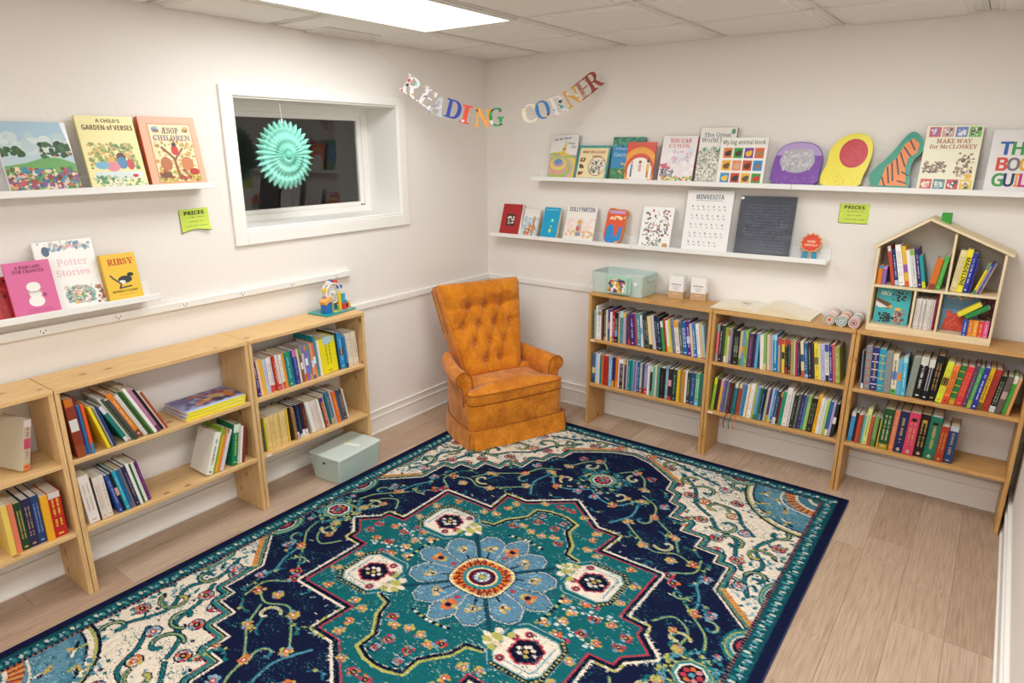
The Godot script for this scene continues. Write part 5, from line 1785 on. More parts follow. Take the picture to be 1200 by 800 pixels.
	picture_book("R", 0.438, lip_low(0.44), 0.130, 0.195, 0.022, "e8e0d0", "d4dde4", [["r", 0, 0, 1, 0.3, "ece6e0"], ["d", 30, 0, 0.3, 1, 0.9, 5, 12, "b8ccd8 c8d4dc a8bcc8"], ["d", 26, 0.2, 0.62, 0.9, 1, 5, 10, "c8703a d88a4a e8c8a0 a85a30"], ["l", [0.70, 0.95, 0.72, 0.30], 12, "c88a40"]], [], "small pale blue book with orange animals on its cover")
	picture_book("R", 0.606, lip_low(0.6), 0.128, 0.212, 0.026, "e8dcc0", "12a0cc", [["r", 0.1, 0.07, 0.9, 0.09, "8ad8ec"], ["e", 0.6, 0.42, 0.07, 0.08, "a8f0c8"], ["e", 0.58, 0.62, 0.05, 0.05, "c8e89a"], ["e", 0.55, 0.76, 0.08, 0.11, "c8dc50"]], [], "bright blue book with three small lime dots")
	picture_book("R", 0.842, lip_low(0.84), 0.228, 0.235, 0.010, "ece4da", "f4ede4", [["d", 40, 0.05, 0.35, 0.95, 0.7, 6, 16, "f4dcd4 f0e4dc f8d8cc ece8e8"], ["d", 40, 0.05, 0.7, 0.95, 0.88, 4, 11, "f0b898 f4c8a0 e8b8a0 d8c890"], ["e", 0.48, 0.45, 0.08, 0.07, "e0b060"], ["e", 0.48, 0.62, 0.09, 0.13, "c8a8a0"], ["e", 0.44, 0.64, 0.06, 0.07, "c86a60"], ["r", 0.40, 0.75, 0.56, 0.85, "8a94a8"]], [["DOLLY PARTON", 0.5, 0.09, 0.84, 0.13, "2f4a78", 0]], "white picture book with a tiny figure and dark blue title")
	shaped_book(1.100, lip_low(1.1), 0.150, 0.235, 0.020, [0.02, 0.0, 0.90, 0.0, 0.98, 0.45, 0.96, 0.7, 1.04, 0.86, 1.0, 0.95, 0.80, 0.97, 0.60, 0.955, 0.3, 1.0, 0.08, 0.98, 0.06, 0.6], "e0882a", "e0501f", [["r", 0, 0, 1, 0.06, "c8602a"], ["r", 0.12, 0.05, 0.9, 0.14, "c89ac8"], ["d", 16, 0.1, 0.2, 0.95, 0.3, 4, 8, "f0e0a0 f4ecc8"], ["p", [0.05, 1.0, 0.1, 0.55, 0.25, 0.45, 0.45, 0.5, 0.5, 0.78, 0.62, 0.78, 0.72, 0.5, 0.88, 0.52, 0.85, 1.0], "1f86cc"], ["e", 0.72, 0.97, 0.14, 0.08, "e8a040"]], "orange shaped board book with a plain blue lower half")
	picture_book("R", 1.391, lip_low(1.39), 0.205, 0.255, 0.012, "f0ece8", "f5f2ee", [["d", 14, 0.12, 0.08, 0.9, 0.3, 4, 9, "c85a50 5a5a5a b8484a 7a8a80"], ["d", 22, 0.1, 0.3, 0.9, 0.5, 3, 8, "8a8a8a c86a60 6a8a70 b8b0a8"], ["d", 22, 0.1, 0.5, 0.9, 0.72, 4, 10, "7a5a50 a84a48 4a4a4a 8a90a0"], ["d", 22, 0.12, 0.75, 0.7, 0.95, 3, 9, "5a5a5a a8a8a0 8a8a88"], ["e", 0.85, 0.93, 0.09, 0.08, "c89a60"]], [], "white book covered with small scattered red and grey sketches")
	var mn := [["r", 0.2, 0.16, 0.78, 0.17, "9aa0a8"]]
	for i in 34:
		var cx := 0.14 + (i % 7) * 0.115
		var cy := 0.26 + int(i / 7) * 0.145
		mn.append(["e", cx, cy, 0.014, 0.02, ["6a7080", "d8a0a0", "7a88a8", "c8b8b8"][i % 4]])
		mn.append(["e", cx + 0.02, cy + 0.05, 0.026, 0.016, ["e8c8c8", "c8d4e0", "d8b0b0", "b8c4d8"][(i * 3) % 4]])
	picture_book("R", 1.712, lip_low(1.71), 0.278, 0.362, 0.006, "ece6e2", "f4f0ed", mn, [["MINNESOTA", 0.5, 0.105, 0.60, 0.075, "5a6470", 0]], "large white alphabet poster book printed with rows of tiny drawings")
	var nv := []
	for i in 16:
		var cy := 0.14 + i * 0.05
		nv.append(["d", 30, 0.1, cy, 0.9, cy + 0.014, 2.0, 3.4, "454e66 3a4258 525b74"])
	var wrapped := picture_book("R", 2.046, lip_low(2.05), 0.305, 0.338, 0.006, "1c2130", "1f2536", nv, [], "plastic-wrapped navy poster with dim rows of print")
	var film := flat("ffffff", 0.14, 0.35)
	film.transparency = BaseMaterial3D.TRANSPARENCY_ALPHA
	film.albedo_color = Color(0.9, 0.92, 0.95, 0.04)
	var fr := []
	for j in 30:
		var row := PackedVector3Array()
		for i in 26:
			var u := i / 25.0
			var v := j / 29.0
			row.append(Vector3((u - 0.5) * 0.306, 0.016 + v * 0.322, 0.0035 + 0.0016 * sin(v * 31.0 + 3.0 * sin(u * 5.0)) * exp(-pow((v - 0.5) * 6.0, 2.0)) * pow(absf(2.0 * u - 1.0), 1.5)))
		fr.append(row)
	var fm := MB.new()
	fm.grid(fr)
	about(part("plastic_sleeve", fm.mesh(film), wrapped), "clear creased plastic sleeve")
	part("price_dot", MB.new().paint("f4f4f0").prism(vec2s([[-0.148, 0.318], [-0.136, 0.318], [-0.132, 0.325], [-0.136, 0.332], [-0.148, 0.332], [-0.152, 0.325]]), 0.006, 0.0065).mesh(M.tint), wrapped)
	# rosette
	var ring := []
	for i in 48:
		var a := TAU * i / 48.0
		var r := 0.42 + 0.035 * cos(a * 12.0)
		ring.append(0.5 + r * cos(a))
		ring.append(0.62 + r * sin(a) * 0.8)
	var rs := shaped_book(2.300, lip_low(2.3), 0.128, 0.160, 0.008, ring, "d8a860", "d8402a", [["e", 0.5, 0.5, 0.36, 0.36, "dc4a2c"]], "red scalloped rosette with gold edge and blue tails, NEW ARRIVALS", "rosette")
	lettering(rs, "lettering", "NEW", sans_bold, ink("f4d8a8"), Vector3(0, 0.106, 0.0014), 0.040)
	lettering(rs, "lettering", "ARRIVALS", sans_bold, ink("f4d8a8"), Vector3(0, 0.086, 0.0014), 0.066)
	for sx in [-1.0, 1.0]:
		about(part("ribbon_tail", MB.new().paint("2f8fb0").prism(vec2s([[sx * 0.008, 0.055], [sx * 0.034, 0.050], [sx * 0.044, 0.0], [sx * 0.016, 0.0]]), -0.012, -0.009).mesh(M.tint), rs), "blue ribbon tail")
	# left wall, upper ledge
	picture_book("L", 2.890, LU, 0.245, 0.272, 0.010, "e8e8ea", "b8ccd2", [["r", 0, 0, 1, 0.3, "a8c4d4"], ["d", 20, 0, 0.2, 1, 0.45, 10, 24, "c8d4d4 d0dcd8 b8ccd0"], ["p", [0, 0.62, 0.3, 0.58, 0.6, 0.50, 0.8, 0.52, 1, 0.6, 1, 1, 0, 1], "6fa860"], ["d", 26, 0.55, 0.3, 0.98, 0.5, 5, 13, "3a5a3a 4a6a44 2f4a34 c88a60"], ["d", 12, 0.0, 0.38, 0.3, 0.46, 5, 11, "3a5a3a 4a6a44"], ["d", 150, 0, 0.66, 1, 1, 4, 11, "c85a50 8a5a8a d8a070 4a88a8 6a4a3a e0b8b0 a84848 58884a e8d0b0 3f6a9a"], ["p", [0.92, 0, 1, 0, 1, 0.5], "f2f4f4"]], [], "pale blue picture book with a green hill and a crowd")
	picture_book("L", 2.616, LU, 0.226, 0.300, 0.014, "d8c880", "efe3a4", [["d", 130, 0.08, 0.38, 0.9, 0.72, 3, 9, "a8a858 c8b870 8a9a58 d8a868 e8d8a0 6a8a58"], ["e", 0.62, 0.56, 0.08, 0.08, "6a4030"], ["e", 0.62, 0.64, 0.09, 0.11, "5a88b0"], ["e", 0.44, 0.60, 0.06, 0.06, "e0b060"], ["e", 0.44, 0.69, 0.12, 0.09, "e08a9a"], ["e", 0.26, 0.67, 0.12, 0.07, "7ab0c8"], ["e", 0.76, 0.66, 0.06, 0.10, "c85050"], ["r", 0.1, 0.76, 0.95, 0.86, "d8e0dc"], ["d", 60, 0.05, 0.82, 0.95, 0.98, 3, 8, "5a8a60 7aa070 e8e0c8 a8c0a0"], ["e", 0.80, 0.82, 0.05, 0.03, "c83a38"]], [["A CHILD'S", 0.55, 0.065, 0.42, 0.045, "5a4a38", 0], ["GARDEN of VERSES", 0.52, 0.155, 0.88, 0.07, "6a4a38", 0]], "pale yellow picture book with children sitting among flowers")
	picture_book("L", 2.360, LU, 0.252, 0.300, 0.030, "d8601f", "f0b090", [["r", 0.13, 0.10, 0.90, 0.95, "c87a5a"], ["r", 0.145, 0.11, 0.885, 0.94, "f0dcb0"], ["d", 90, 0.16, 0.30, 0.87, 0.92, 4, 9, "d8b070 c89a58 b8a060 e8cf98 a88a48"], ["d", 30, 0.16, 0.78, 0.87, 0.93, 5, 10, "a8a040 c8b048 8a7a38 a84a3a"], ["l", [0.52, 0.90, 0.48, 0.60, 0.30, 0.44], 9, "8a5a38"], ["l", [0.49, 0.62, 0.66, 0.46], 7, "8a5a38"], ["e", 0.52, 0.48, 0.06, 0.09, "c8302a"], ["e", 0.52, 0.40, 0.035, 0.035, "3a2a24"], ["e", 0.32, 0.68, 0.10, 0.12, "b87048"], ["e", 0.70, 0.68, 0.11, 0.12, "c88050"], ["e", 0.28, 0.84, 0.10, 0.05, "7a4a30"], ["e", 0.80, 0.80, 0.09, 0.06, "b83a30"], ["e", 0.25, 0.18, 0.06, 0.05, "8aa8c0"], ["e", 0.80, 0.18, 0.05, 0.05, "c8a868"]], [["The", 0.26, 0.20, 0.12, 0.05, "8a4a30", 1], ["ÆSOP", 0.51, 0.20, 0.30, 0.085, "6a4a58", 1], ["for", 0.78, 0.20, 0.10, 0.05, "8a4a30", 1], ["CHILDREN", 0.52, 0.305, 0.66, 0.075, "7a6a80", 1]], "orange storybook with a framed picture of animals by a tree", 0.104, 0.045)
	# left wall, lower ledge
	picture_book("L", 3.150, LL, 0.160, 0.165, 0.018, "d8b060", "a81f22", [["d", 20, 0.1, 0.1, 0.95, 0.9, 5, 12, "8a1a1c c03030 2a1a18"]], [], "dark red book behind the pink picture book", 0.080, 0.030)
	picture_book("L", 3.003, LL, 0.158, 0.218, 0.008, "d85a92", "dc6a9c", [["e", 0.52, 0.46, 0.15, 0.12, "f4f0ea"], ["e", 0.53, 0.60, 0.13, 0.10, "ece8e0"], ["e", 0.52, 0.72, 0.17, 0.14, "f4f0ea"], ["r", 0.38, 0.54, 0.66, 0.57, "c8c0b8"], ["r", 0.30, 0.95, 0.85, 1.0, "9ab4d8"], ["e", 0.72, 0.62, 0.04, 0.04, "8a4a60"], ["r", 0.3, 0.86, 0.8, 0.872, "b84a7a"], ["r", 0.25, 0.90, 0.85, 0.912, "b84a7a"]], [["A BARGAIN", 0.5, 0.10, 0.55, 0.055, "7a2f50", 1], ["FOR FRANCES", 0.5, 0.175, 0.68, 0.055, "7a2f50", 1]], "pink picture book with a white furry shape on it", 0.104, 0.060)
	picture_book("L", 2.850, LL, 0.218, 0.282, 0.012, "ece6e0", "f7f4ef", [["d", 40, 0.08, 0.02, 0.95, 0.14, 3, 8, "a8b8b8 e8c0c0 7a9ab0 d0c8c0"], ["e", 0.58, 0.80, 0.26, 0.17, "a8c0b8"], ["d", 70, 0.35, 0.68, 0.80, 0.92, 4, 10, "7aa098 90b0a8 5a8078 d8d0c0 c8b0a0"], ["d", 14, 0.45, 0.74, 0.75, 0.92, 4, 8, "f0e4d8 d8a898 e8c070"], ["e", 0.18, 0.14, 0.06, 0.09, "5a6a80"], ["d", 14, 0.86, 0.7, 0.98, 0.95, 3, 7, "c85a50 8a6a50"]], [["The Complete", 0.55, 0.09, 0.42, 0.05, "e0a8a8", 3], ["Potter", 0.58, 0.32, 0.52, 0.10, "f0c8cc", 3], ["Stories", 0.55, 0.47, 0.56, 0.10, "f0b8c0", 3]], "large white storybook with faint pink lettering", 0.082, 0.022)
	picture_book("L", 2.668, LL, 0.140, 0.204, 0.024, "d8a828", "edc23a", [["e", 0.56, 0.55, 0.20, 0.11, "2f3038"], ["e", 0.46, 0.60, 0.10, 0.06, "e8e4d8"], ["e", 0.74, 0.46, 0.09, 0.06, "26262c"], ["l", [0.40, 0.62, 0.22, 0.50, 0.16, 0.44], 5, "3a3a40"], ["l", [0.42, 0.64, 0.36, 0.72, 0.7, 0.70], 5, "2f3038"], ["r", 0.3, 0.86, 0.75, 0.872, "d87a2a"]], [["RIBSY", 0.54, 0.17, 0.74, 0.13, "c8402a", 1], ["BEVERLY CLEARY", 0.5, 0.79, 0.74, 0.045, "6a4a1a", 0]], "small yellow book titled in red with a running black and white dog", 0.106, 0.068)

# ---------------------------------------------------------------- the remaining small things
func small_things() -> void:
	toy_house()
	case_tops()
	wall_things()
	hanging_things()

func toy_house() -> void:
	var o := thing("house_shelf", "small house-shaped wooden shelf with a gabled roof and green chimney block", "house shelf", Transform3D(Basis.IDENTITY, Vector3(2.644, CASE_H + 0.0005, 0.03)))
	var w := 0.528
	var d := 0.19
	var t := 0.011
	var pk := Vector2(0.205, 0.565)
	var lh := 0.425
	var rh := 0.432
	var mid := 0.237
	var bd := func(called: String, lo: Vector3, hi: Vector3) -> void:
		var b := MB.new()
		b.uvo = Vector2(rng.randf(), rng.randf())
		part(called, b.span(lo, hi, 0.0012).mesh(M.birch), o)
	bd.call("base_board", Vector3(0, 0, 0), Vector3(w, 0.034, d))
	bd.call("side_board", Vector3(0, 0.034, 0), Vector3(t, lh, d))
	bd.call("side_board", Vector3(w - t, 0.034, 0), Vector3(w, rh, d))
	bd.call("shelf", Vector3(t, mid - 0.012, 0), Vector3(w - t, mid, d - 0.002))
	bd.call("divider", Vector3(0.188, 0.034, 0), Vector3(0.198, mid - 0.012, d - 0.004))
	bd.call("divider", Vector3(0.297, 0.034, 0), Vector3(0.307, mid - 0.012, d - 0.004))
	var slope := func(a: Vector2, b: Vector2) -> void:
		var m := MB.new()
		m.uvo = Vector2(rng.randf(), rng.randf())
		var dir := (b - a).normalized()
		var nrm := Vector2(-dir.y, dir.x)
		m.xf = Transform3D(Basis(Vector3(dir.x, dir.y, 0), Vector3(nrm.x, nrm.y, 0), Vector3(0, 0, 1)), Vector3(a.x, a.y, 0))
		part("roof_board", m.span(Vector3(0, 0, -0.006), Vector3(a.distance_to(b), 0.012, d + 0.010), 0.0012).mesh(M.birch), o)
	slope.call(Vector2(-0.022, lh - 0.016), pk)
	slope.call(pk + Vector2(-0.004, 0.004), Vector2(w + 0.022, rh - 0.009))
	bd.call("divider", Vector3(0.313, mid, 0), Vector3(0.323, 0.512, d - 0.004))
	var bp := PackedVector2Array([Vector2(0.001, 0.03), Vector2(w - 0.001, 0.03), Vector2(w - 0.001, rh), pk, Vector2(0.001, lh)])
	part("back_panel", MB.new().prism(bp, -0.004, 0.0).mesh(flat("d8d0c6", 0.7)), o)
	about(part("chimney_block", MB.new().paint("3f9a3f").box(Vector3(0.262, 0.572, 0.10), Vector3(0.042, 0.056, 0.04), 0.002).mesh(M.tint), o), "green chimney block")
	# the books inside
	var f := Transform3D(Basis.IDENTITY, Vector3(2.644, CASE_H + 0.0005, 0.03))
	cases["H"] = [f, w]
	var g := "books inside the house-shaped shelf"
	fill_row("H", "@0,e8842a 26 92 t2f98c0,8a6ab0 24 90 td88ac0,_6,@13,c8483a 20 198 te8e0d8,1f3a68 22 180 bb8d0e0 kc8d8f0,f4f2ee 32 205 kc8a8a0,e8b83a 24 200 m9a5ab0 bd8603a,f0ecec 20 182 w,d8d8d4 24 185 t8ab83a k9a9a9a,3a2a6a 22 192 kd8d0e8,2a9aa0 20 160 be0d020", mid, t + 0.004, 0.232, 0.165, "upper left room of toy house", g, false, 0, 0, "chair-side wall", 0.14)
	fill_row("H", "@-7,d8702a 34 150 m f0c020 b8a4a38,58b050 26 162 k8ad080", mid, 0.238, 0.288, 0.165, "upper left room beside the divider", g, false, 0, 0, "leaning group's left", 0.12)
	fill_row("H", "@-5,e8dca8 34 198 kb8a878,f0e030 32 205 w,2f3fa0 26 192 kd8d8f0,3f3a90 16 160 w", mid, 0.328, 0.412, 0.165, "upper right room of toy house", g, false, 0, 0, "inner divider", 0.13)
	fill_row("H", "@-16,e8d830 26 150 t2f98a0 b2f8a60,e8a890 18 140 w,2f58b0 24 152 k9ab8e8,e0b0a8 14 150 w", mid, 0.420, 0.452, 0.165, "leaning in the upper right room", g, false, 0, 0, "divider side", 0.12)
	var wl := ""
	for i in 10:
		wl += "e8e2da 10 %d kb8a8a8 w," % (150 + i % 3)
	fill_row("H", wl + "8a2440 12 185", 0.034, 0.201, 0.293, 0.168, "lower middle room of toy house", g, false, 0, 0, "left divider", 0.13)
	fill_row("H", "@0,2f50b0 20 78 kd8e0f8,f08a28 20 76 kf8e0b0,f0a030 20 76 kf8e8b8,e04a30 20 76 kf8d0c0,e85a98 20 76 kf8d0e0", 0.034, 0.408, 0.512, 0.178, "row of small board books in toy house", g, false, 0, 0, "left", 0.06)
	# MADELINE on the yellow spine
	for c in get_children():
		if c.get_meta("label", "") == "yellow paperback, second from the inner divider, upper right room of toy house":
			lettering(c, "title", "MADELINE", sans_bold, ink("2a2410"), Vector3(0.0125, 0.10, 0.001), 0.135, 0.017, -PI / 2.0)
	var tq := thing("picture_book", "turquoise picture book facing out in the toy house's lower left room", "book", f * Transform3D(Basis(Vector3.RIGHT, -0.10), Vector3(0.098, 0.036, 0.135)), g)
	face_out(tq, 0.152, 0.182, 0.020, "e8dcc8", "3fb0b4", [["p", [0, 0.30, 0.45, 0.44, 0.42, 0.60, 0.15, 0.56, 0, 0.45], "6a4a3a"], ["p", [0, 0.40, 0.40, 0.56, 0.1, 0.58, 0, 0.52], "ece4d8"], ["e", 0.44, 0.53, 0.06, 0.05, "e0a040"], ["d", 26, 0.45, 0.05, 0.85, 0.35, 2, 6, "2a2a30"], ["d", 26, 0.15, 0.72, 0.55, 0.97, 2, 6, "2a2a30"], ["d", 40, 0.58, 0.60, 0.85, 0.95, 3, 8, "8a5a58 a87a70 6a4440 c8b0a0"], ["e", 0.68, 0.58, 0.10, 0.05, "e8b050"]], [["ABCs", 0.26, 0.17, 0.30, 0.11, "f0f4f0", 0]])
	var el := thing("picture_book", "blue picture book with a plain red mound facing out in toy house", "book", f * Transform3D(Basis(Vector3.RIGHT, -0.12), Vector3(0.385, 0.036, 0.105)), g)
	face_out(el, 0.150, 0.186, 0.014, "2a4a7a", "6a9ab8", [["r", 0, 0, 1, 0.45, "5a88a8"], ["d", 20, 0.1, 0.02, 0.9, 0.16, 4, 9, "c87a5a e0b070 8ab0c8"], ["e", 0.5, 0.95, 0.42, 0.52, "d0402a"], ["d", 60, 0.15, 0.5, 0.85, 1.0, 4, 9, "d84a30 c83a26 e0583a"], ["r", 0.7, 0.85, 1, 1, "4a9ad0"]], [])
	var rd := thing("picture_book", "dark red picture book standing behind the small row in toy house", "book", f * Transform3D(Basis(Vector3.RIGHT, -0.08), Vector3(0.466, 0.036, 0.075)), g)
	face_out(rd, 0.10, 0.180, 0.012, "5a1f1c", "6a2a26", [["d", 40, 0, 0, 1, 1, 4, 10, "8a3a30 4a1f1c a85a48 c88a60"]], [])
	for i in 2:
		var b := MB.new().paint(["e8d83a", "2f8a48"][i])
		b.box(Vector3(0, 0.052, 0), Vector3(0.022, 0.104, 0.05), 0.002)
		var lb := thing("board_book", ["small yellow board book lying tilted on the small row", "small green board book lying tilted on the small row"][i], "book", f * Transform3D(Basis(Vector3(0, 0, 1), deg_to_rad(-52.0 - 3.0 * i)), Vector3(0.382 + 0.030 * i, 0.128 - 0.006 * i, 0.150)), g)
		part("cover", b.mesh(M.tint), lb)
		part("pages", MB.new().paint("f0e8d8").box(Vector3(0, 0.0524, 0.0), Vector3(0.016, 0.1045, 0.045)).mesh(M.page), lb)

func face_out(o: Node3D, w: float, h: float, t: float, spine: String, base: String, ops: Array, texts: Array) -> void:
	var b := MB.new().paint(spine)
	b.span(Vector3(-w * 0.5, 0, -t), Vector3(w * 0.5, h, -t + 0.002))
	b.span(Vector3(-w * 0.5, 0, -0.002), Vector3(w * 0.5, h, 0))
	b.span(Vector3(-w * 0.5 - 0.001, 0, -t), Vector3(-w * 0.5 + 0.002, h, 0))
	part("cover", b.mesh(M.gloss), o)
	part("pages", MB.new().paint("efe8da").span(Vector3(-w * 0.5 + 0.002, 0.003, -t + 0.002), Vector3(w * 0.5 - 0.003, h - 0.003, -0.002)).mesh(M.page), o)
	var a := Art.new(int(w * 900.0), int(h * 900.0), base, int(w * 5000.0))
	draw_ops(a, ops)
	var q := MB.new()
	q.quad(Vector3(-w * 0.5, 0, 0.0003), Vector3(w * 0.5, 0, 0.0003), Vector3(w * 0.5, h, 0.0003), Vector3(-w * 0.5, h, 0.0003))
	part("cover_picture", q.mesh(pictured(a.tex(), 0.4)), o)
	for s in texts:
		lettering(o, "title", s[0], [sans_bold, serif_bold, sans, serif][s[6]], ink(s[5]), Vector3((s[1] - 0.5) * w, (1.0 - s[2]) * h, 0.0009), s[3] * w, s[4] * h)

# a tapered plastic bin with thin walls, about its base centre
func bin_body(w0: float, d0: float, w1: float, d1: float, h: float, m: Material, o: Node3D) -> void:
	var b := MB.new()
	var ring := func(w: float, d: float, y: float) -> PackedVector3Array:
		var line := PackedVector3Array()
		for q in [[1, 1], [-1, 1], [-1, -1], [1, -1]]:
			for k in 5:
				var a: float = [0.0, 90.0, 180.0, 270.0][[[1, 1], [-1, 1], [-1, -1], [1, -1]].find(q)] + k * 22.5
				var r := 0.014
				line.append(Vector3(q[0] * (w * 0.5 - r) + cos(deg_to_rad(a)) * r, y, q[1] * (d * 0.5 - r) + sin(deg_to_rad(a)) * r))
		return line
	b.grid([ring.call(w0 * 0.02, d0 * 0.02, 0.0), ring.call(w0 - 0.004, d0 - 0.004, 0.0), ring.call(w0, d0, 0.003), ring.call(w1, d1, h), ring.call(w1 - 0.006, d1 - 0.006, h), ring.call(w0 - 0.008, d0 - 0.008, 0.005), ring.call(w0 * 0.02, d0 * 0.02, 0.005)], true, true)
	part("body", b.mesh(m), o)

func case_tops() -> void:
	var top := CASE_H + 0.0006
	var mint := flat("c2d2c9", 0.45)
	# mint crate
	var o := thing("crate", "open mint green plastic crate on top of the wooden bookcase", "crate", Transform3D(Basis(Vector3.UP, -0.03), Vector3(1.222, top, 0.134)))
	bin_body(0.348, 0.205, 0.366, 0.222, 0.135, mint, o)
	part("handle_rim", MB.new().box(Vector3(0.1895, 0.105, 0.0), Vector3(0.006, 0.022, 0.09), 0.003).mesh(mint), o)
	about(part("round_sticker", MB.new().paint("f0f2ee").lathe([Vector2(0, 0), Vector2(0.011, 0), Vector2(0.011, 0.0008), Vector2(0, 0.0008)], 16).mesh(M.tint), o, Transform3D(Basis(Vector3.RIGHT, PI / 2.0 - 0.06), Vector3(0.135, 0.085, 0.1102))), "white round sticker")
	var sh := thing("paper_sheet", "white paper sheets lying inside the mint crate", "paper", Transform3D(Basis(Vector3.UP, 0.2), Vector3(1.27, top + 0.006, 0.125)))
	for i in 3:
		part("sheet", MB.new().paint("f4f4f2").box(Vector3(0.01 * i, 0.092 + 0.004 * i, 0.0), Vector3(0.16, 0.003, 0.11)).mesh(M.page), sh)
	part("folder_stack", MB.new().paint("a8c8b8").box(Vector3(0, 0.045, 0), Vector3(0.17, 0.09, 0.12), 0.004).mesh(M.tint), sh)
	var po := thing("zip_pouch", "small zip pouch with a bright patchwork print on the mint crate's front", "pouch", Transform3D(Basis(Vector3.RIGHT, -0.05), Vector3(1.245, top + 0.012, 0.2565)))
	var pb := MB.new()
	pb.slab(soften([[0.072, -0.055], [0.083, -0.045], [0.083, 0.045], [0.072, 0.055], [-0.072, 0.055], [-0.083, 0.045], [-0.083, -0.045], [-0.072, -0.055]], 1), 0.0, 0.010, 0.004)
	part("pouch_body", pb.mesh(flat("a9cdb8", 0.5)), po, Transform3D(Basis(Vector3.RIGHT, PI / 2.0), Vector3(0, 0.056, -0.004)))
	var a := Art.new(110, 100, "a9cdb8", 8)
	a.ell(45, 50, 42, 44, "e8d890")
	a.dabs(90, 8, 10, 82, 90, 4, 11, "e8c030 f0ece0 5a3a78 c85a48 4a6a8a f4f0e8 e09a40 2f3a4a")
	var pq := MB.new()
	pq.quad(Vector3(-0.074, 0.008, 0.0072), Vector3(0.074, 0.008, 0.0072), Vector3(0.074, 0.104, 0.0072), Vector3(-0.074, 0.104, 0.0072))
	part("print", pq.mesh(pictured(a.tex(), 0.4)), po)
	about(part("zip", MB.new().paint("6a9a80").box(Vector3(0.064, 0.056, 0.0078), Vector3(0.004, 0.094, 0.0015)).mesh(M.tint), po), "green zip")
	# two small card boxes
	for i in 2:
		var c := thing("card_box", ["white and kraft card box standing beside the mint crate", "white and kraft card box standing beside the open picture book"][i], "box", Transform3D(Basis(Vector3.UP, [0.03, 0.05][i]) * Basis(Vector3.RIGHT, 0.0), Vector3([1.563, 1.694][i], top, [0.082, 0.058][i])), "white and kraft card boxes")
		part("kraft_base", MB.new().paint("cba77e").box(Vector3(0, 0.022, 0), Vector3(0.094, 0.044, 0.062), 0.001).mesh(M.tint), c)
		part("white_sleeve", MB.new().paint("f4f1ee").box(Vector3(0, 0.092, 0.0), Vector3(0.092, 0.096, 0.060), 0.001).mesh(M.tint), c)
		for k in 7:
			part("print_mark", MB.new().paint("8a9498").box(Vector3(-0.027 + 0.009 * k, 0.088, 0.0305), Vector3(0.0062 - 0.0015 * (k % 2), 0.0085, 0.0008)).mesh(M.tint), c)
		for k in 3:
			part("print_line", MB.new().paint("a8b0b0").box(Vector3(0, 0.074 - 0.009 * k, 0.0305), Vector3(0.046 - 0.008 * k, 0.0024, 0.0008)).mesh(M.tint), c)
		part("print_line", MB.new().paint("f0e8dc").box(Vector3(0, 0.030, 0.0312), Vector3(0.034, 0.003, 0.0006)).mesh(M.tint), c)
	# open picture book
	var ob := thing("open_book", "large open picture book with blank cream pages on the bookcase top", "book", Transform3D(Basis.IDENTITY, Vector3(2.092, top, 0.118)))
	var cov := MB.new().paint("cbb48c")
	cov.box(Vector3(-0.135, 0.0015, 0), Vector3(0.268, 0.003, 0.232), 0.001)
	cov.box(Vector3(0.150, 0.0015, 0), Vector3(0.296, 0.003, 0.232), 0.001)
	part("cover", cov.mesh(M.tint), ob)
	for s in [-1.0, 1.0]:
		var wide := 0.262 if s < 0 else 0.290
		var crest := 0.018 if s < 0 else 0.050
		var rows := []
		var under := []
		for j in 15:
			var v := -1.0 + 2.0 * j / 14.0
			var row := PackedVector3Array()
			var low := PackedVector3Array()
			for i in 29:
				var u := i / 28.0
				var y := 0.0085 + 0.012 * pow(1.0 - u, 3.0) * -0.5 + crest * sin(PI * pow(u, 0.62)) * (1.0 - 0.55 * u) * (1.0 + 0.15 * v)
				y = maxf(y, 0.0045)
				row.append(Vector3(s * u * wide, y, v * 0.112))
				low.append(Vector3(s * u * wide, 0.0032, v * 0.112))
			rows.append(row)
			under.append(low)
		var pgm := MB.new().paint("f4ead6")
		pgm.grid(rows, false, s > 0.0)
		var side := []
		var front := PackedVector3Array()
		var base := PackedVector3Array()
		for i in 29:
			front.append(rows[14][i])
			base.append(under[14][i])
		pgm.paint("e4d6b8")
		pgm.grid([base, front], false, s < 0.0)
		part("page_block", pgm.mesh(M.page), ob)
	for i in 4:
		var y := 0.013
		part("print_line", MB.new().paint("8a8a88").box(Vector3(-0.10 + 0.012 * (i % 2), 0.0288, -0.03 + 0.012 * i), Vector3(0.07 - 0.012 * i, 0.0006, 0.003)).mesh(M.tint), ob)
	# three rolled fabric strips
	var rolls := [["c83a30", "1f7a80", "ece6dc", "e0a030"], ["2f8a98", "ece6dc", "c85040", "f0e8dc"], ["d0606a", "f0e8e0", "2a3a48", "c83038"]]
	for i in 3:
		var r := [0.028, 0.027, 0.027][i] as float
		var ro := thing("paper_roll", ["rolled striped paper with a red and gold centre beside the open book", "rolled striped paper with a teal ring, middle of three rolls", "rolled striped paper with a red centre beside the toy house"][i], "paper roll", Transform3D(Basis(Vector3.UP, [0.03, 0.0, 0.02][i]), Vector3([2.470, 2.530, 2.588][i], top + r, 0.135)), "striped paper rolls")
		var body := MB.new()
		var prev := -0.10
		var k := 0
		while prev < 0.099:
			body.paint(rolls[i][(k / 2) % 4] if k % 2 else ["ece2d8", "e8c8b8", "dfe4e0"][i])
			var nx := minf(prev + [0.030, 0.014, 0.026, 0.010][k % 4], 0.10)
			body.xf = Transform3D(Basis(Vector3.RIGHT, PI / 2.0), Vector3.ZERO)
			body.lathe([Vector2(r, prev), Vector2(r, nx)], 24)
			prev = nx
			k += 1
		part("rolled_sheet", body.mesh(M.tint), ro)
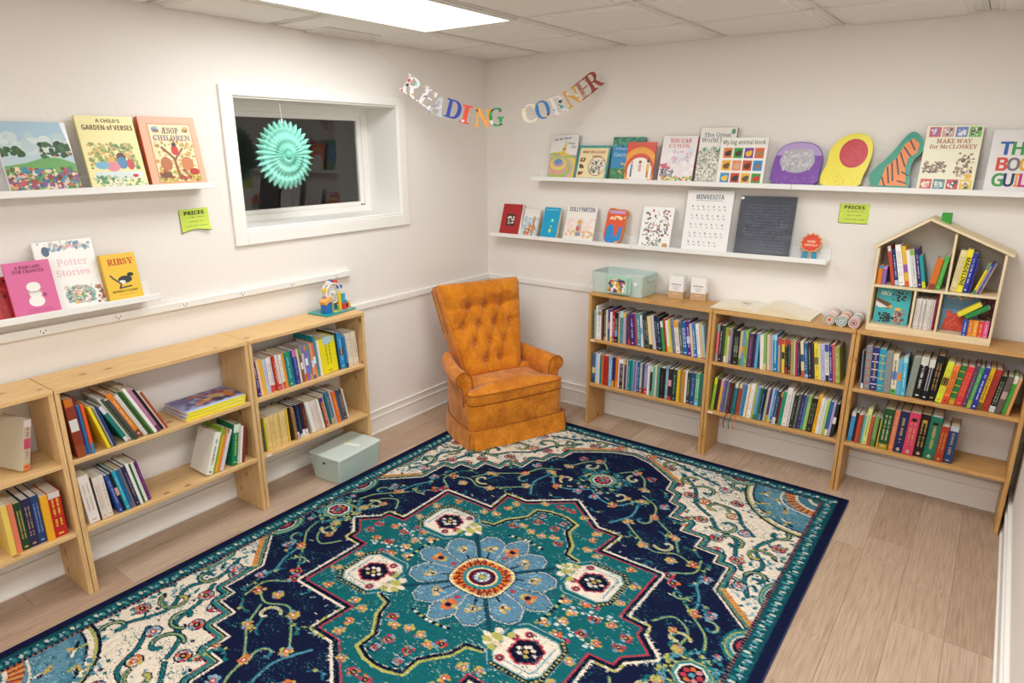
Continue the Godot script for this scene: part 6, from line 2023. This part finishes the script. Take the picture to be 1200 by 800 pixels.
		for e in [-1.0, 1.0]:
			var sp := MB.new()
			for q in 7:
				sp.paint([["ece2d8", "20606a", "f0e8dc", "c8a040", "ece2d8", "d8563a", "d8563a"], ["ece6dc", "2f8a98", "f0e8dc", "2f8a98", "ece2d8", "d8e4e4", "3a5a60"], ["ece2d8", "d0606a", "f0e8e0", "2a3a48", "ece2d8", "c83038", "c83038"]][i][q])
				var ra := r * (1.0 - q / 7.0)
				sp.xf = Transform3D(Basis(Vector3.RIGHT, PI / 2.0 * e), Vector3(0, 0, e * 0.099))
				var rb := r * (1.0 - (q + 1) / 7.0) + 0.0006
				sp.lathe([Vector2(ra, 0), Vector2(ra, 0.0016), Vector2(rb if q < 6 else 0.0, 0.0016), Vector2(rb if q < 6 else 0.0, 0.0)], 24)
			part("spiral_end", sp.mesh(M.tint), ro)
	toy_wheel(top)
	# lidded box on the floor
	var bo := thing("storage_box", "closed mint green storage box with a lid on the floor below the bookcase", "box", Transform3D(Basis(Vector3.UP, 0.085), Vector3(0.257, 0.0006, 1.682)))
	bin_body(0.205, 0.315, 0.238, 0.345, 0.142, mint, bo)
	var lid := MB.new()
	lid.slab(soften([[0.111, -0.172], [0.123, -0.160], [0.123, 0.160], [0.111, 0.172], [-0.111, 0.172], [-0.123, 0.160], [-0.123, -0.160], [-0.111, -0.172]], 1), 0.140, 0.158, 0.006)
	part("lid", lid.mesh(flat("d2ddd6", 0.4)), bo)
	about(part("painted_hole_shade", MB.new().paint("20211f").lathe([Vector2(0, 0), Vector2(0.011, 0), Vector2(0.011, 0.001), Vector2(0, 0.001)], 16).mesh(M.tint), bo, Transform3D(Basis(Vector3.RIGHT, PI / 2.0 - 0.1), Vector3(0.0, 0.118, 0.1692))), "dark disc painted as the shade inside a hand hole")  # no opening is cut: a near-black disc paints the shade inside the hand hole
	var scrap := thing("paper_scrap", "crumpled white and yellow paper scrap on the lidded box", "paper", Transform3D(Basis(Vector3.UP, 0.5), Vector3(0.285, 0.1592, 1.665)))
	var sc := MB.new().paint("f4f4ee")
	sc.prism(vec2s([[-0.04, 0.0], [0.05, -0.012], [0.055, 0.008], [0.0, 0.016], [-0.02, 0.03], [-0.045, 0.022]]), 0.0, 0.004)
	part("scrap", sc.mesh(M.tint), scrap, Transform3D(Basis(Vector3.RIGHT, -PI / 2.0), Vector3.ZERO))
	part("yellow_bit", MB.new().paint("e8d84a").box(Vector3(-0.03, 0.005, -0.022), Vector3(0.02, 0.004, 0.016), 0.001).mesh(M.tint), scrap)

func toy_wheel(top: float) -> void:
	var o := thing("toy_ferris_wheel", "colourful toy ferris wheel on a teal base on the pine bookcase", "toy", Transform3D(Basis(Vector3(0, 0, -1), Vector3(0, 1, 0), Vector3(1, 0, 0)) * Basis(Vector3.UP, 0.12), Vector3(0.115, top, 1.588)))
	var bx := func(called: String, hex: String, mid: Vector3, size: Vector3, turn := 0.0) -> void:
		part(called, MB.new().paint(hex).box(Vector3.ZERO, size, 0.0015).mesh(M.gloss), o, Transform3D(Basis(Vector3(0, 0, 1), turn), mid))
	bx.call("base_plate", "2a9a98", Vector3(0, 0.004, 0), Vector3(0.230, 0.008, 0.150))
	bx.call("base_rim", "9aa8a8", Vector3(0.055, 0.009, 0.0), Vector3(0.110, 0.003, 0.145))
	for i in 4:
		bx.call("yellow_tile", ["e8d030", "5ab04a"][i % 2], Vector3(-0.02 + i * 0.035, 0.0095, 0.045 - 0.012 * (i % 2)), Vector3(0.026, 0.004, 0.026))
	bx.call("blue_booth", "1f6fb8", Vector3(-0.062, 0.038, 0.02), Vector3(0.046, 0.060, 0.046))
	bx.call("booth_roof", "f0a850", Vector3(-0.068, 0.078, 0.02), Vector3(0.052, 0.022, 0.05), 0.5)
	bx.call("teal_booth", "178a88", Vector3(0.0, 0.034, -0.01), Vector3(0.058, 0.052, 0.05))
	bx.call("gold_post", "c8a83a", Vector3(-0.030, 0.036, 0.034), Vector3(0.012, 0.056, 0.012))
	bx.call("yellow_post", "e8d030", Vector3(0.026, 0.060, 0.036), Vector3(0.014, 0.104, 0.016))
	bx.call("slide", "3fa8c0", Vector3(0.050, 0.066, 0.040), Vector3(0.026, 0.070, 0.010), -0.1)
	bx.call("slide_side", "2f9ab8", Vector3(0.062, 0.038, 0.048), Vector3(0.022, 0.050, 0.010), 0.2)
	bx.call("red_seat", "d8483a", Vector3(0.044, 0.030, 0.052), Vector3(0.024, 0.034, 0.018))
	bx.call("orange_seat", "f0a040", Vector3(0.085, 0.026, 0.03), Vector3(0.034, 0.040, 0.03), 0.3)
	bx.call("figure", "2a2a30", Vector3(0.058, 0.034, 0.060), Vector3(0.012, 0.022, 0.012))
	# the wheel: two rims, spokes and gondolas
	for z in [-0.012, 0.020]:
		var path := []
		for i in 16:
			var a := TAU * i / 16.0
			path.append(Vector3(cos(a) * 0.056, 0.110 + sin(a) * 0.056, z))
		part("wheel_rim", MB.new().paint("f0ece4").tube(path, 0.005, 6, true).mesh(M.gloss), o)
	for i in 8:
		var a := TAU * i / 8.0
		part("spoke", MB.new().paint("ece8e0").tube([Vector3(0, 0.110, 0.004), Vector3(cos(a) * 0.056, 0.110 + sin(a) * 0.056, 0.004)], 0.004, 6).mesh(M.gloss), o)
		bx.call("gondola", ["2458c0", "d83a38", "f0ece4", "e8c838", "2f7ac0", "f0a050", "e86a58", "b8c838"][i], Vector3(cos(a + 0.4) * 0.064, 0.110 + sin(a + 0.4) * 0.064, 0.010), Vector3(0.020, 0.020, 0.026))
	part("axle", MB.new().paint("e8e4dc").tube([Vector3(0, 0.110, -0.02), Vector3(0, 0.110, 0.030)], 0.008, 8).mesh(M.gloss), o)
	for sx in [-1.0, 1.0]:
		part("support", MB.new().paint("f4f0e8").tube([Vector3(sx * 0.030, 0.008, 0.0), Vector3(0, 0.110, 0.0)], 0.004, 6).mesh(M.gloss), o)
	part("ball", MB.new().paint("1f58b8").lathe([Vector2(0, -0.011), Vector2(0.008, -0.008), Vector2(0.011, 0), Vector2(0.008, 0.008), Vector2(0, 0.011)], 12).mesh(M.gloss), o, Transform3D(Basis.IDENTITY, Vector3(-0.006, 0.178, 0.006)))

func wall_things() -> void:
	# price notes
	for i in 2:
		var at := Transform3D(Basis.IDENTITY, Vector3(2.479, 1.479, 0.0012)) if i == 0 else ledge_frame("L", 2.266, 1.487)
		if i == 1:
			at.origin.x = 0.0012
		at.basis = at.basis * Basis(Vector3(0, 0, 1), [0.0, 0.035][i])
		var o := thing("price_note", ["lime green handwritten price note taped below the ledge on the back wall", "lime green handwritten price note with curling corner beside the window"][i], "note", at, "lime green price notes")
		var rows := []
		for j in 9:
			var row := PackedVector3Array()
			for k in 15:
				var u := -1.0 + k / 7.0
				var v := -1.0 + j / 4.0
				var curl := 0.0
				if i == 1:
					curl = 0.010 * pow(maxf(0.0, -v), 2.0) * (0.6 - 0.6 * cos(u * 2.2 + 1.0)) + 0.003
				row.append(Vector3(u * 0.072, v * 0.052 + (0.006 * pow(maxf(0.0, -v), 2.0) * cos(u * 2.6) if i == 1 else 0.0), 0.0006 + curl))
			rows.append(row)
		var a := Art.new(180, 130, "cde25a", 3 + i)
		draw_ops(a, [["r", 0.0, 0.0, 1.0, 0.018, "3a4020"], ["r", 0.0, 0.98, 1.0, 1.0, "3a4020"], ["r", 0.0, 0.0, 0.012, 1.0, "3a4020"], ["r", 0.985, 0.0, 1.0, 1.0, "3a4020"]])
		for l in 3:
			var x := [0.24, 0.26, 0.16][l] as float
			var e := [0.76, 0.74, 0.86][l] as float
			while x < e:
				var dx := rng.randf_range(0.015, 0.045)
				a.rect(x * 180, (0.44 + l * 0.18) * 130 + rng.randf_range(-1.5, 1.5), (x + dx) * 180, (0.44 + l * 0.18) * 130 + rng.randf_range(2, 5), "7a8a3a")
				x += dx + rng.randf_range(0.006, 0.02)
		a.im.flip_y()
		var m := MB.new()
		m.grid(rows)
		var pm := pictured(a.tex(), 0.7)
		part("paper", m.mesh(pm), o)
		lettering(o, "lettering", "PRICES", sans_bold, ink("2a301a"), Vector3(0.0, 0.033, 0.0022 if i == 0 else 0.0058), 0.098, 0.017)
	# outlet on the back wall
	var ou := thing("wall_outlet", "white double wall outlet beside the armchair", "outlet", Transform3D(Basis.IDENTITY, Vector3(0.428, 0.414, 0.0052)))
	part("cover_plate", MB.new().box(Vector3(0, 0, 0.0025), Vector3(0.070, 0.114, 0.005), 0.002).mesh(M.white_plastic), ou)
	for s in [-1.0, 1.0]:
		var so := part("socket", MB.new().box(Vector3(0, s * 0.0225, 0.006), Vector3(0.033, 0.028, 0.003), 0.001).mesh(M.trim), ou)
		for q in [-1.0, 1.0]:
			part("slot", MB.new().box(Vector3(q * 0.0065, s * 0.0225 + 0.003, 0.0077), Vector3(0.0022, 0.008, 0.0006)).mesh(M.dark), so)
	# raceway with sockets along the left wall
	var ra := thing("power_raceway", "long white surface raceway with outlets on the wall above the pine bookcases", "power strip", Transform3D(Basis(Vector3(0, 0, -1), Vector3(0, 1, 0), Vector3(1, 0, 0)), Vector3(0.0005, 1.096, 3.9)))
	part("channel", MB.new().box(Vector3(1.27, 0, 0.014), Vector3(2.54, 0.036, 0.028), 0.003).mesh(M.white_plastic), ra)
	for z in [3.587, 3.284, 2.981, 2.687, 2.382, 2.078, 1.778, 1.472]:
		var so := part("socket", MB.new().box(Vector3(3.9 - z, 0, 0.0285), Vector3(0.046, 0.030, 0.003), 0.001).mesh(M.trim), ra)
		for q in [-1.0, 1.0]:
			part("slot", MB.new().box(Vector3(3.9 - z + q * 0.010, 0.003, 0.0304), Vector3(0.0025, 0.008, 0.0008)).mesh(M.dark), so)
		part("earth_hole", MB.new().box(Vector3(3.9 - z, -0.006, 0.0304), Vector3(0.005, 0.005, 0.0008)).mesh(M.dark), so)
	# vent in the ceiling strip beside the lamp
	var ve := thing("ceiling_vent", "narrow ceiling air vent between the light panel and the window wall", "vent", Transform3D(Basis.IDENTITY, Vector3(0.105, CEIL - 0.004, 1.36)))
	var f := MB.new()
	for s in [-1.0, 1.0]:
		f.box(Vector3(s * 0.088, 0, 0), Vector3(0.016, 0.010, 0.36), 0.002)
		f.box(Vector3(0, 0, s * 0.172), Vector3(0.160, 0.010, 0.016), 0.002)
	part("frame", f.mesh(M.ceiling_metal), ve)
	var du := MB.new()
	for s in [-1.0, 1.0]:
		du.span(Vector3(s * 0.0815 - 0.001, 0.004, -0.166), Vector3(s * 0.0815 + 0.001, 0.078, 0.166))
		du.span(Vector3(-0.0815, 0.004, s * 0.167 - 0.001), Vector3(0.0815, 0.078, s * 0.167 + 0.001))
	du.span(Vector3(-0.0815, 0.078, -0.167), Vector3(0.0815, 0.080, 0.167))
	part("duct", du.mesh(flat("9a9a98", 0.5)), ve)
	for i in 3:
		var s := MB.new()
		s.xf = Transform3D(Basis(Vector3(0, 0, 1), 0.6), Vector3(-0.045 + i * 0.046, 0.002, 0))
		part("slat", s.box(Vector3.ZERO, Vector3(0.030, 0.0015, 0.324)).mesh(M.ceiling_metal), ve)

func hanging_things() -> void:
	# paper fan in front of the window
	var o := thing("paper_fan", "round mint green honeycomb paper fan hanging in the window opening", "paper fan", Transform3D(Basis(Vector3(0, 0, -1), Vector3(0, 1, 0), Vector3(1, 0, 0)), Vector3(-0.03, 1.778, 1.704)))
	var paper := flat("9de4d2", 0.7, 0.3)
	paper.backlight_enabled = true
	paper.backlight = Color(0.25, 0.4, 0.34)
	var n := 32
	for side in [1.0, -1.0]:
		var rows := []
		var rings := 22
		for j in rings + 1:
			var t := j / float(rings)
			var row := PackedVector3Array()
			for i in n * 4:
				var a := TAU * i / (n * 4.0)
				var ph: float = [0.0, 0.5, 1.0, 0.5][i % 4]
				var r := 0.020 + 0.140 * t
				# outer rim runs out into points
				r *= 1.0 + 0.24 * (ph - 0.45) * smoothstep(0.75, 1.0, t)
				var amp := (0.010 + 0.010 * t) * (1.0 if t > 0.05 else 0.3)
				var bulge := 0.026 * (1.0 - t * t) + 0.007 * sin(t * 17.0)
				var z: float = side * (bulge + amp * (ph - 0.5) + 0.004)
				row.append(Vector3(cos(a) * r, sin(a) * r, z))
			rows.append(row)
		var m := MB.new()
		m.grid(rows, true, side < 0.0)
		part("pleated_disc", m.mesh(paper), o)
		var lat := []
		for k in 9:
			var t := k * PI / 8.0
			lat.append(Vector2(0.024 * sin(t), -0.024 * cos(t)))
		part("hub", MB.new().lathe(lat, 24).mesh(flat("6fcab4", 0.6)), o, Transform3D(Basis(Vector3.RIGHT, PI / 2.0), Vector3(0, 0, side * 0.026)))
	part("string", MB.new().tube([Vector3(0, 0.155, 0), Vector3(-0.006, 0.28, 0.0)], 0.0012, 6).mesh(flat("f0eee8", 0.8)), o)
	part("tab", MB.new().box(Vector3(0, 0.172, 0), Vector3(0.010, 0.022, 0.004), 0.001).mesh(flat("e8f0ea", 0.6)), o)
	# READING CORNER banner across the corner
	var A := Vector3(0.012, 0, 1.09)
	var B := Vector3(1.02, 0, 0.012)
	var d := (B - A).normalized()
	var L := A.distance_to(B)
	var fb := Basis(d, Vector3.UP, d.cross(Vector3.UP))
	var ba := thing("letter_banner", "banner of cut-out collage letters reading READING CORNER strung across the corner", "banner", Transform3D(fb, A))
	var spots := [["R", 0.152, 2.164], ["E", 0.214, 2.103], ["A", 0.257, 2.056], ["D", 0.319, 2.037], ["I", 0.370, 2.009], ["N", 0.440, 1.990], ["G", 0.497, 1.995], ["C", 0.636, 2.017], ["O", 0.694, 2.040], ["R", 0.759, 2.069], ["N", 0.821, 2.117], ["E", 0.871, 2.166], ["R", 0.911, 2.211]]
	var looks := ["f0ece8 d89a50 c83a3a 8ac8c8 3a3030", "e8e0e0 6a4a5a e8b8a0 8a7a88 e8dcb8", "b8b8c8 8a8aa0 a8c8b8 4a4a58 d8d8e0", "1f38a0 2440b0 1a3090 2a48b8 1f38a0", "e0452a d84a30 e8e8f4 e0502f d8402a", "f0a030 eb9a28 f4b048 3a2a20 f0a030", "2f9a50 e8e4dc 4a1f1a 3a2a28 2f9a50", "f0e8d0 ece0c8 e8c050 8a98d0 f4ecd8", "2f80c8 3a88d0 f0d040 5a4a68 2f80c8", "f0ece8 e8b0a8 3a3a3a 5fb0c0 4a50a0", "e0a840 f0ece4 b8402a d8c090 e8e0d8", "b87a6a e8d0a0 e8946a d8c8b8 c88a70", "a8483a b8543c 7a4a44 4a7a3a b04a34"]
	for i in spots.size():
		var q: Array = spots[i]
		var nx: Array = spots[mini(i + 1, 12)]
		var pv: Array = spots[maxi(i - 1, 0)]
		var turn := atan2(nx[2] - pv[2], (nx[1] - pv[1]) * L)
		var cs: PackedStringArray = looks[i].split(" ")
		var a := Art.new(64, 64, cs[0], 300 + i)
		for k in 12:
			var p := Vector2(a.rng.randf() * 64, a.rng.randf() * 64)
			var e := Vector2(a.rng.randf_range(8, 22), a.rng.randf_range(4, 12))
			a.poly(PackedVector2Array([p, p + Vector2(e.x, -e.y * 0.4), p + e, p + Vector2(-e.x * 0.2, e.y)]), cs[a.rng.randi() % cs.size()])
		var m := pictured(a.tex(), 0.5)
		var tall := 0.108
		var wide: float = {"I": 0.062, "R": 0.100, "N": 0.104, "D": 0.096, "C": 0.090}.get(q[0], 0.092)
		var lt := lettering(ba, "letter", q[0], serif_bold, m, Vector3(q[1] * L, q[2], 0.0), wide, tall, turn, 0.0012)
		about(lt, "cut-out paper letter " + q[0])
	var path := [Vector3(0, CEIL - 0.012, 0)]
	for q in spots:
		path.append(Vector3(q[1] * L, q[2] + 0.044, -0.0016))
	path.append(Vector3(L, CEIL - 0.012, 0))
	part("string", MB.new().tube(path, 0.0010, 5).mesh(flat("d8c8bc", 0.8)), ba)
